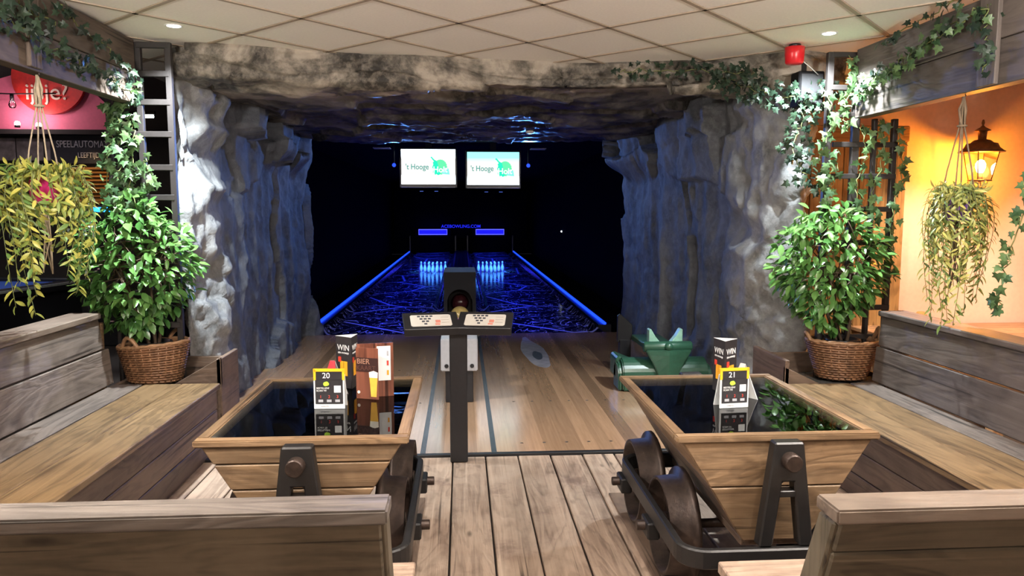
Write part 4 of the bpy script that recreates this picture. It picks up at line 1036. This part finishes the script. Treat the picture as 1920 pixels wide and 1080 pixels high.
ivy([(2.62, 5.28, 2.42), (2.4, 5.28, 2.40), (2.2, 5.38, 2.45), (2.05, 5.5, 2.52), (1.9, 5.56, 2.60)], 'dark ivy spreading over the right shoulder of the rock arch', fy_, 41, 170, IVYDM, jit=.10)
ivy([(2.45, 5.28, 2.38), (2.40, 5.26, 2.2), (2.36, 5.26, 2.05), (2.42, 5.26, 1.9), (2.5, 5.24, 1.8)], 'dark ivy hanging down the right rock pillar', fy_, 42, 110, IVYDM, jit=.09)
ivy([(2.15, 5.42, 2.58), (1.85, 5.60, 2.63), (1.5, 5.68, 2.64), (1.2, 5.72, 2.66)], 'dark ivy trailing along the rock lintel below the ceiling', fy_, 43, 50, IVYDM, jit=.07)
ivy([(2.72, 3.40, 2.1), (2.72, 3.42, 1.75), (2.71, 3.5, 1.5), (2.705, 3.545, 1.3), (2.70, 3.58, 1.15), (2.71, 3.56, 1.08)], 'green ivy strand at the far right edge of the lounge opening', br, 44, 26)

# ------------------------------------------------------------------ hanging plants
ROPE = plain('macrame_rope', (.42, .34, .24), .85, bumpy=.4); ROPED = plain('dark_rope', (.17, .12, .075), .85, bumpy=.4)
def hanging(loc, hook, lab, leafm, potm, rope, seed, n=30, drop=(.25, .62), rad=.15, knot=.18, ls=(.032, .052)):
    t = thing('hanging_plant', lab, 'hanging plant', loc); r = random.Random(seed); h = hook-loc[2]
    B().lathe([(.001, -.10), (.06, -.10), (.085, .03), (.09, .035), (.08, .035), (.001, .02)], 18).build('pot', potm, t)
    for k in range(4):
        w = PI/4+k*PI/2; B().tube([(.088*math.cos(w), .088*math.sin(w), -.02), (.06*math.cos(w), .06*math.sin(w), h*.3), (.012*math.cos(w), .012*math.sin(w), h-knot), (.004*math.cos(w), .004*math.sin(w), h-.02)], .0042, 6).build('rope', rope, t)
    b = B()
    for k in range(5): b.tube([(.012*math.sin(k*2), .01*math.cos(k*2), h-knot), (.02*math.sin(k*2+1), .015*math.cos(k*2+1), h-knot*.5), (.004, 0, h-.03)], .006, 6)
    b.lathe([(.022, h-knot-.006), (.028, h-knot), (.022, h-knot+.006)], 14); b.build('rope_knot', rope, t)
    B().tube([(0, 0, h-.03), (.012, 0, h-.015), (0, 0, h), (-.006, 0, h+.01)], .0028, 6).build('hook', RUST, t)
    b = B()
    for k in range(6): b.tube([(.01*math.sin(k), .01*math.cos(k), -.10), (.02*math.sin(k*1.7), .02*math.cos(k*1.7), -.3), (.028*math.sin(k*2.1), .028*math.cos(k*2.1), -.46-.03*r.random())], .004, 5)
    b.build('tassel', rope, t)
    mats = []; st = B()
    for k in range(n):
        w = 2*PI*k/n+r.uniform(-.1, .1); L_ = drop[0]+(drop[1]-drop[0])*r.random()**1.7; q = r.uniform(.7, 1.15)*rad
        pts = catmull([(.05*math.cos(w), .05*math.sin(w), .03), (q*.75*math.cos(w), q*.75*math.sin(w), .06+r.uniform(-.02, .04)), (q*math.cos(w), q*math.sin(w), -.06), (q*math.cos(w+.15), q*math.sin(w+.15), -.06-L_*.5), (q*.82*math.cos(w), q*.82*math.sin(w), -.06-L_)], 5)
        st.tube(pts, .0018, 4)
        tot = L_+.25; m_ = int(tot/.021)
        for j in range(m_):
            u = (j+r.random()*.6)/m_*(len(pts)-1); i = min(int(u), len(pts)-2); p = pts[i].lerp(pts[i+1], min(1, u-i))
            tan = (pts[i+1]-pts[i]).normalized(); a = r.uniform(0, 2*PI)
            side = tan.cross(Vector((math.cos(a), math.sin(a), .2))).normalized()
            mats.append(Matrix.Translation(p) @ orient(side*1.0+tan*.6+Vector((0, 0, -.1)), Vector((math.cos(w), math.sin(w), .6))+rv(r, .5)) @ Matrix.Scale(r.uniform(*ls), 4))
    st.build('stems', STEM, t)
    spread(t, 'leaf', leafm, mats)
YG = leafmat('yellow_green_leaf', (.10, .21, .05), (.55, .50, .10), .4); GG = leafmat('grey_green_leaf', (.11, .19, .05), (.55, .50, .14), .4)
yl = [leaf_mesh(YG, 1, .34, .1, .25), leaf_mesh(YG, 1, .26, .1, .1)]; gl = [leaf_mesh(GG, 1, .28, .1, .3), leaf_mesh(GG, 1, .24, .1, .15)]
hanging((-2.225, 4.18, 1.74), 2.33, 'yellow green plant in a pink pot hanging from the left beam', yl, plain('pink_pot', (.75, .03, .22), .5), ROPE, 3, 44, (.1, .68), .21, ls=(.045, .07))
hanging((2.76, 4.02, 1.64), 2.245, 'trailing plant in a purple pot hanging from the right beam by the lantern', gl, plain('purple_pot', (.20, .09, .35), .5), ROPED, 4, 52, (.08, .66), .155, ls=(.042, .065))
# ------------------------------------------------------------------ lounge on the right
BRONZE = plain('bronze', (.17, .085, .04), .45, .6, var=.25)
t = thing('wall_lantern', 'glowing antique bronze lantern on the orange wall', 'lantern', (4.48, 6.25, 1.74))
B().lathe([(.001, .64), (.008, .635), (.013, .61), (.007, .59), (.02, .575), (.06, .55), (.062, .545), (.035, .54), (.032, .47), (.06, .465), (.075, .455), (.09, .44), (.12, .435), (.135, .40), (.165, .375), (.18, .368), (.178, .36), (.001, .362)], 28).build('roof', BRONZE, t)
for k in range(4):
    w = PI/4+k*PI/2; B().cyl((.135*math.cos(w), .135*math.sin(w), .365), (.085*math.cos(w), .085*math.sin(w), .12), .0045, n=6).build('glass_bar', BRONZE, t)
LG_ = glassy('lantern_glass', (1, .96, .85), 1.25)
for k in range(4):
    w0, w1 = PI/4+k*PI/2, PI/4+(k+1)*PI/2
    B().add([(.083*math.cos(w0), .083*math.sin(w0), .125), (.083*math.cos(w1), .083*math.sin(w1), .125), (.132*math.cos(w1), .132*math.sin(w1), .362), (.132*math.cos(w0), .132*math.sin(w0), .362)], [(0, 1, 2, 3)]).build('glass_pane', LG_, t, fix=False)
b = B(); b.tube([(.088*math.cos(2*PI*k/24), .088*math.sin(2*PI*k/24), .12) for k in range(25)], .007, 6, False)
for k in range(3):
    w = 2*PI*k/3+.3; b.tube([(.085*math.cos(w), .085*math.sin(w), .12), (.075*math.cos(w), .075*math.sin(w), .07), (.03*math.cos(w), .03*math.sin(w), .045)], .008, 6)
b.build('cradle', BRONZE, t)
B().lathe([(.001, -.02), (.018, -.015), (.03, .02), (.022, .045), (.012, .06), (.012, .12), (.001, .12)], 16).build('stem', BRONZE, t)
B().tube([(0, 0, .0), (0, .05, -.06), (0, .18, -.08), (0, .34, -.03)], .013, 8).build('wall_arm', BRONZE, t)
B().lathe([(.001, .33), (.05, .33), (.05, .35), (.001, .35)], 16, 'y', (0, 0, -.03)).build('wall_plate', BRONZE, t)
B().cyl((0, 0, .12), (0, 0, .185), .022, n=14).build('bulb_socket', plain('socket', (.4, .3, .2), .6), t)
bu = B().lathe([(.001, .30), (.025, .29), (.04, .26), (.04, .235), (.03, .205), (.02, .185)], 18).build('bulb', emis('bulb_glow', (1, .72, .32), 25), t)
lamp('lantern_light', 'POINT', (4.48, 6.25, 1.985), 150, (1, .36, .01), .05)
t = thing('door_1', 'warm orange wooden door with cornice behind the right trellis', None, (3.45, 6.5, 0)); t['kind'] = 'structure'
for i in range(6): bx('plank', ORWOOD[2], t, 2.92+i*.15, 3.065+i*.15, 6.46, 6.54, 0, 2.2, .005)
bx('cornice', ORWOOD[0], t, 2.9, 3.93, 6.40, 6.56, 2.2, 2.34, .012); bx('jamb', ORWOOD[2], t, 3.83, 3.92, 6.42, 6.55, 0, 2.2, .006)
settle(t)
t = thing('lounge_table', 'long orange lit wooden table behind the right bench', 'table', (4.9, 5.6, 0))
for i in range(6): bx('top_plank', TABW[0], t, 3.5, 6.6, 4.7+i*.31, 5.005+i*.31, .53, .565, .004)
for x in (3.7, 6.4):
    for y in (4.85, 6.4): bx('leg', TABW[2], t, x-.04, x+.04, y-.04, y+.04, 0, .53, .004)
settle(t)
FELT = plain('orange_felt', (.55, .22, .06), .8); FELTD = plain('brown_felt', (.16, .07, .03), .8)
t = thing('hat', 'small orange hat with brown brim lying on the lounge table', 'hat', (4.04, 6.28, .565))
B().lathe([(.001, .15), (.03, .148), (.05, .12), (.06, .03), (.062, .0)], 20).build('crown', FELT, t)
B().lathe([(.055, .006), (.12, .01), (.15, .035), (.15, .04), (.12, .016), (.055, .012)], 24, sx=1.1, sy=.8).build('brim', FELTD, t)
t = thing('table_lamp_post', 'slim dark stand with silver foot at the right edge', 'stand', (4.62, 5.3, .565))
B().lathe([(.001, 0), (.055, 0), (.055, .012), (.02, .02), (.001, .02)], 18).build('foot', SILVER, t)
B().cyl((0, 0, .02), (0, 0, .24), .022, n=12).build('post', BRONZE, t)

# ------------------------------------------------------------------ games room on the left
PINK = plain('pink_wall', (.72, .16, .27), .7, var=.05)
pk = B().prism([(-8, 2.56), (-4.12, 2.56), (-4.16, 2.72), (-4.28, 2.90), (-4.45, 3.06), (-4.7, 3.22), (-4.95, 3.27), (-5.2, 3.24), (-5.6, 3.12), (-6.2, 3.1), (-8, 3.0)], 9.46, 9.5, 'y').build('wall_pink_arch', PINK, None); tag(pk, 'pink arched wall panel in the games room', kind='structure')
t = thing('ice_cream_sign', 'round red sign reading ijsje? on the pink arch', 'sign', (-4.87, 9.40, 3.16))
B().lathe([(.001, -.02), (.42, -.02), (.42, .03), (.001, .03)], 40, 'y', smooth=False).build('disc', plain('red_sign', (.62, .02, .015), .5, bumpy=0), t)
text('lettering', 'ijsje?', plain('sign_cream', (.80, .68, .55), .6, bumpy=0, var=0), t, (-.02, -.03, -.17), (PI/2, 0, 0), .27, .006)
t = thing('rules_sign', 'dark navy sign reading SPEELAUTOMATEN LEEFTIJD: 18+', 'sign', (-4.4, 9.44, 2.33))
bx('panel', plain('navy_panel', (.012, .016, .028), .5), t, -.52, .5, -.02, .04, -.17, .17, .006)
SG = plain('sign_grey', (.55, .55, .58), .6, bumpy=0, var=0)
text('lettering', 'SPEELAUTOMATEN', SG, t, (-.44, -.03, .06), UPR, .115, .003, 'LEFT', .72); text('lettering', 'LEEFTIJD: 18+', SG, t, (.0, -.03, -.07), UPR, .09, .003, 'CENTER', .75)
for i, (x, w) in enumerate(((-5.45, .13), (-5.17, .16), (-4.93, .06))):
    t = thing('framed_picture', '%s grey framed picture on the dark games room wall' % ('leftmost', 'middle', 'narrow')[i], 'picture', (x, 9.47, 2.33), group='pictures beside the rules sign')
    bx('frame', BLACK, t, -w-.015, w+.015, -.02, .02, -.15, .15, .004); bx('print', plain('photo_print%d' % i, (.22, .20, .20), .4, var=.6, scale=8), t, -w, w, -.024, -.018, -.13, .13, 0)
t = thing('wooden_shutter', 'orange lit wooden louvre shutter under the rules sign', 'shutter', (-4.42, 9.42, 1.9))
for x in (-.25, .22): bx('stile', ORWOOD[2], t, x, x+.03, -.03, .05, -.22, .22, .003)
for z in (-.22, .19): bx('rail', ORWOOD[0], t, -.22, .22, -.03, .05, z, z+.03, .003)
for k in range(8):
    M = Matrix.Translation((0, 0, -.165+k*.047)) @ Matrix.Rotation(math.radians(35), 4, 'X'); B().box(-.22, .22, -.03, .03, -.004, .004, M).build('slat', ORWOOD[0], t)
lamp('shutter_light', 'SPOT', (-4.42, 8.9, 2.5), 9, (1, .6, .25), .04, (-4.42, 9.42, 1.9), 60)  # added spot without a fixture, lights the shutter orange
t = thing('pool_table', 'pool table with blue cloth and pale edged rail in the games room', 'pool table', (-5.35, 7.75, 0), math.radians(-8))
CLOTH = plain('blue_cloth', (.02, .07, .34), .9)
bx('cloth', CLOTH, t, -.62, .82, -1.2, 1.2, .76, .79, 0)
for x0, x1, y0, y1 in ((-.74, -.60, -1.32, 1.32), (.80, .94, -1.32, 1.32), (-.6, .8, -1.32, -1.18), (-.6, .8, 1.18, 1.32)): bx('rail', BLACK, t, x0, x1, y0, y1, .74, .83, .012)
bx('rail_edge', plain('pale_trim', (.30, .32, .30), .4), t, .935, .95, -1.32, 1.32, .80, .826, .002)
bx('cabinet', BLACK, t, -.62, .84, -1.2, 1.2, .35, .75, .02)
for x in (-.5, .7):
    for y in (-1.0, 1.0): bx('leg', BLACK, t, x-.09, x+.09, y-.09, y+.09, 0, .35, .02)
lamp('pool_fill', 'SPOT', (-5.3, 8.1, 2.6), 40, (.95, .97, 1), .12, (-5.3, 8.1, .8), 90)  # added lamp out of view, lights the blue cloth
t = thing('added_pool_lamp', 'added dark shaded lamp, unseen, over the pool table', 'lamp', (-5.3, 8.1, 2.62))
B().lathe([(.03, .2), (.06, .18), (.2, .0), (.19, .0), (.05, .17)], 20).build('shade', BLACK, t); B().cyl((0, 0, .18), (0, 0, .98), .008, n=6).build('cord', BLACK, t)
t = thing('slot_machine', 'dark slot machine with blue glow and red lamps behind the left ficus', 'slot machine', (-4.0, 9.22, 0))
bx('cabinet', BLACK, t, -.32, .32, -.2, .24, 0, 1.66, .02)
bx('blue_topper', emis('neon_blue', (.02, .25, 1), 3), t, -.30, .0, -.215, -.19, 1.585, 1.64, .006)
for x, z, s, c in ((-.14, 1.36, .018, 'r'), (-.2, 1.30, .014, 'o'), (-.02, 1.28, .014, 'o'), (.03, 1.33, .018, 'r'), (-.16, 1.42, .014, 'b')):
    B().lathe([(.001, -.012), (s*.8, -.008), (s, 0), (s, .01)], 12, 'y', (x, -.205, z)).build('lamp_button', {'r': emis('red_lamp', (1, .02, .01), 4), 'o': emis('amber_lamp', (1, .25, .02), 4), 'b': emis('teal_lamp', (.05, .6, .7), 2)}[c], t)
bx('red_bar', emis('red_bar', (1, .01, .02), 3), t, -.16, -.04, -.215, -.2, 1.02, 1.045, .004)
for i, (x, z) in enumerate(((-5.22, 2.615), (-4.98, 2.60))):
    t = thing('spot_lamp', '%s bright little lamp at the foot of the pink arch' % ('left', 'right')[i], 'lamp', (x, 9.32, z), group='lamps below the pink arch')
    B().lathe([(.001, .035), (.022, .03), (.03, .01), (.03, -.01), (.001, -.012)], 14).build('bulb', emis('arch_bulb%d' % i, (1, .9, .8), 12), t)
    B().cyl((0, 0, -.04), (0, 0, -.01), .03, n=12).build('holder', BLACK, t)
    lamp('arch_light', 'POINT', (x, 9.2, z+.12), 2.5, (1, .72, .74), .04)
S('trim_1', DKWALL, -8, -2.4, 9.3, 9.48, 2.50, 2.555, 'dark ledge below the pink arch')
lamp('arch_wash', 'SPOT', (-5.3, 7.4, 3.5), 22, (1, .78, .80), .1, (-5.0, 9.5, 2.95), 50)
t = thing('string_bulb', 'unlit clear bulb hanging on a black wire before the pink arch', 'bulb', (-5.25, 9.3, 2.84))
B().lathe([(.001, -.05), (.03, -.04), (.042, -.01), (.03, .03), (.018, .05)], 14).build('bulb', glassy('clear_bulb', (.9, .9, .9)), t)
B().cyl((0, 0, .045), (0, 0, .12), .022, n=10).build('socket', BLACK, t); B().tube([(-2, 0, .22), (-1, 0, .14), (0, 0, .12), (.5, 0, .13)], .008, 5).build('wire', BLACK, t)
t = thing('tube_light', 'white tube light glowing behind the left trellis', 'light', (-3.28, 8, 2.56))
B().cyl((-.2, 0, 0), (.14, 0, 0), .018, n=10).build('tube', emis('white_tube', (.85, .95, 1), 5), t); bx('holder', BLACK, t, -.22, .16, -.02, .02, .015, .05, .003); B().cyl((0, 0, .04), (0, 0, 1.05), .006, n=6).build('cord', BLACK, t)

# ------------------------------------------------------------------ small fittings
REDA = plain('red_alarm', (.60, .012, .02), .3, bumpy=0, var=.05)
t = thing('fire_alarm', 'red fire alarm sounder hanging from the ceiling tiles', 'alarm', (2.33, 5.22, 2.62))
B().lathe([(.001, 0), (.052, 0), (.062, .012), (.066, .07), (.068, .115), (.001, .118)], 24).build('body', REDA, t)
B().lathe([(.001, .118), (.04, .118), (.04, .135), (.001, .135)], 16).build('base', BLACK, t); B().tube([(.05, 0, .03), (.12, .02, -.01), (.2, .05, -.06)], .003, 5).build('wire', WHITE, t)
t = thing('loudspeaker', 'black box loudspeaker between the rock arch and the right trellis', 'loudspeaker', (2.50, 5.36, 2.34))
bx('cabinet', plain('speaker_black', (.006, .006, .007), .7, 0, .2), t, -.10, .09, -.07, .07, 0, .25, .008); bx('grille', plain('grille', (.02, .02, .022), .7), t, -.085, .075, -.078, -.07, .02, .23, .003); bx('bracket', BLKSTEEL, t, -.02, .02, .07, .12, .1, .4, .003)
t = thing('smoke_detector', 'white smoke detector under the rock tunnel roof', 'detector', (.77, 8.5, 2.46))
B().lathe([(.001, 0), (.03, 0), (.045, .012), (.05, .03), (.055, .05), (.001, .05)], 20).build('body', WHITE, t); B().lathe([(.001, .05), (.06, .05), (.06, .09), (.001, .09)], 18).build('base', WHITE, t)
def downlight(x, y, e, col, lab, cone=95, tgt=None, blend=.7, size=.035):
    t = thing('downlight', lab, 'downlight', (x, y, 2.757), group='ceiling downlights')
    B().lathe([(.04, -.002), (.048, -.006), (.055, -.004), (.055, .004), (.04, .004)], 22).build('trim_ring', plain('white_trim', (.8, .8, .8), .4), t)
    B().lathe([(.001, -.003), (.04, -.003), (.04, .002), (.001, .002)], 20).build('lens', emis('downlight_lens', (1, .97, .92), 30), t)
    lamp('downlight_lamp', 'SPOT', (x, y, 2.735), e, col, size, tgt or (x, y, 0), cone, blend)
downlight(-1.80, 4.97, 360, COOL, 'bright downlight in the tiles above the left ficus', 112, (-1.95, 5.5, .6))
downlight(2.41, 4.89, 300, COOL, 'bright downlight in the tiles near the red alarm', 120, (2.42, 5.25, .6))
downlight(4.0, 5.2, 190, (1, .86, .74), 'added downlight over the lounge table, unseen behind the right beam', 54, (4.25, 6.6, .5))  # this and the next are added to light the lower peach wall
downlight(5.4, 5.0, 120, (1, .86, .74), 'second added downlight over the lounge table, unseen behind the right beam', 54, (5.5, 6.6, .5))
for i, (x, y) in enumerate(((-1.6, 2.9), (2.2, 2.8), (.3, 2.2), (-.7, .9), (1.3, .9), (-1.7, -1.2), (.3, -1.2), (2.3, -1.2))):  # unseen downlights, added to fill in light over the seating
    downlight(x, y, (18, 18, 80, 60, 60, 30, 30, 30)[i], NEU, 'added fill downlight in the ceiling above the seating, outside the view', 130)
# unseen pendants, added to fill in light on the ceiling and seating
for i, (x, y) in enumerate(((-1.7, 1.95), (2.1, 1.95), (.3, -2.2))):
    t = thing('fill_pendant', 'added wire cage fill lamp hanging outside the view', 'pendant', (x, y, 2.36), group='added fill pendants')
    B().lathe([(.04, .10), (.05, .13), (.001, .135)], 14).build('cap', BLACK, t); b = B()
    for k in range(4): b.tube([(.13*math.cos(k*PI/2)*math.sin(PI*q/10), .13*math.sin(k*PI/2)*math.sin(PI*q/10), .13*math.cos(PI*q/10)) for q in range(11)], .003, 5)
    b.build('wire_cage', BLACK, t); B().lathe([(.001, .11), (.02, .10), (.02, .06), (.045, .03), (.05, 0), (.045, -.03), (.02, -.05), (.001, -.052)], 16).build('bulb', emis('pendant_bulb', (1, .9, .8), 12), t)
    B().cyl((0, 0, .12), (0, 0, .40), .006, n=6).build('cord', BLACK, t)
    lamp('pendant_light', 'POINT', (x, y, 2.36), 205 if y > 0 else 100, NEU, .11)
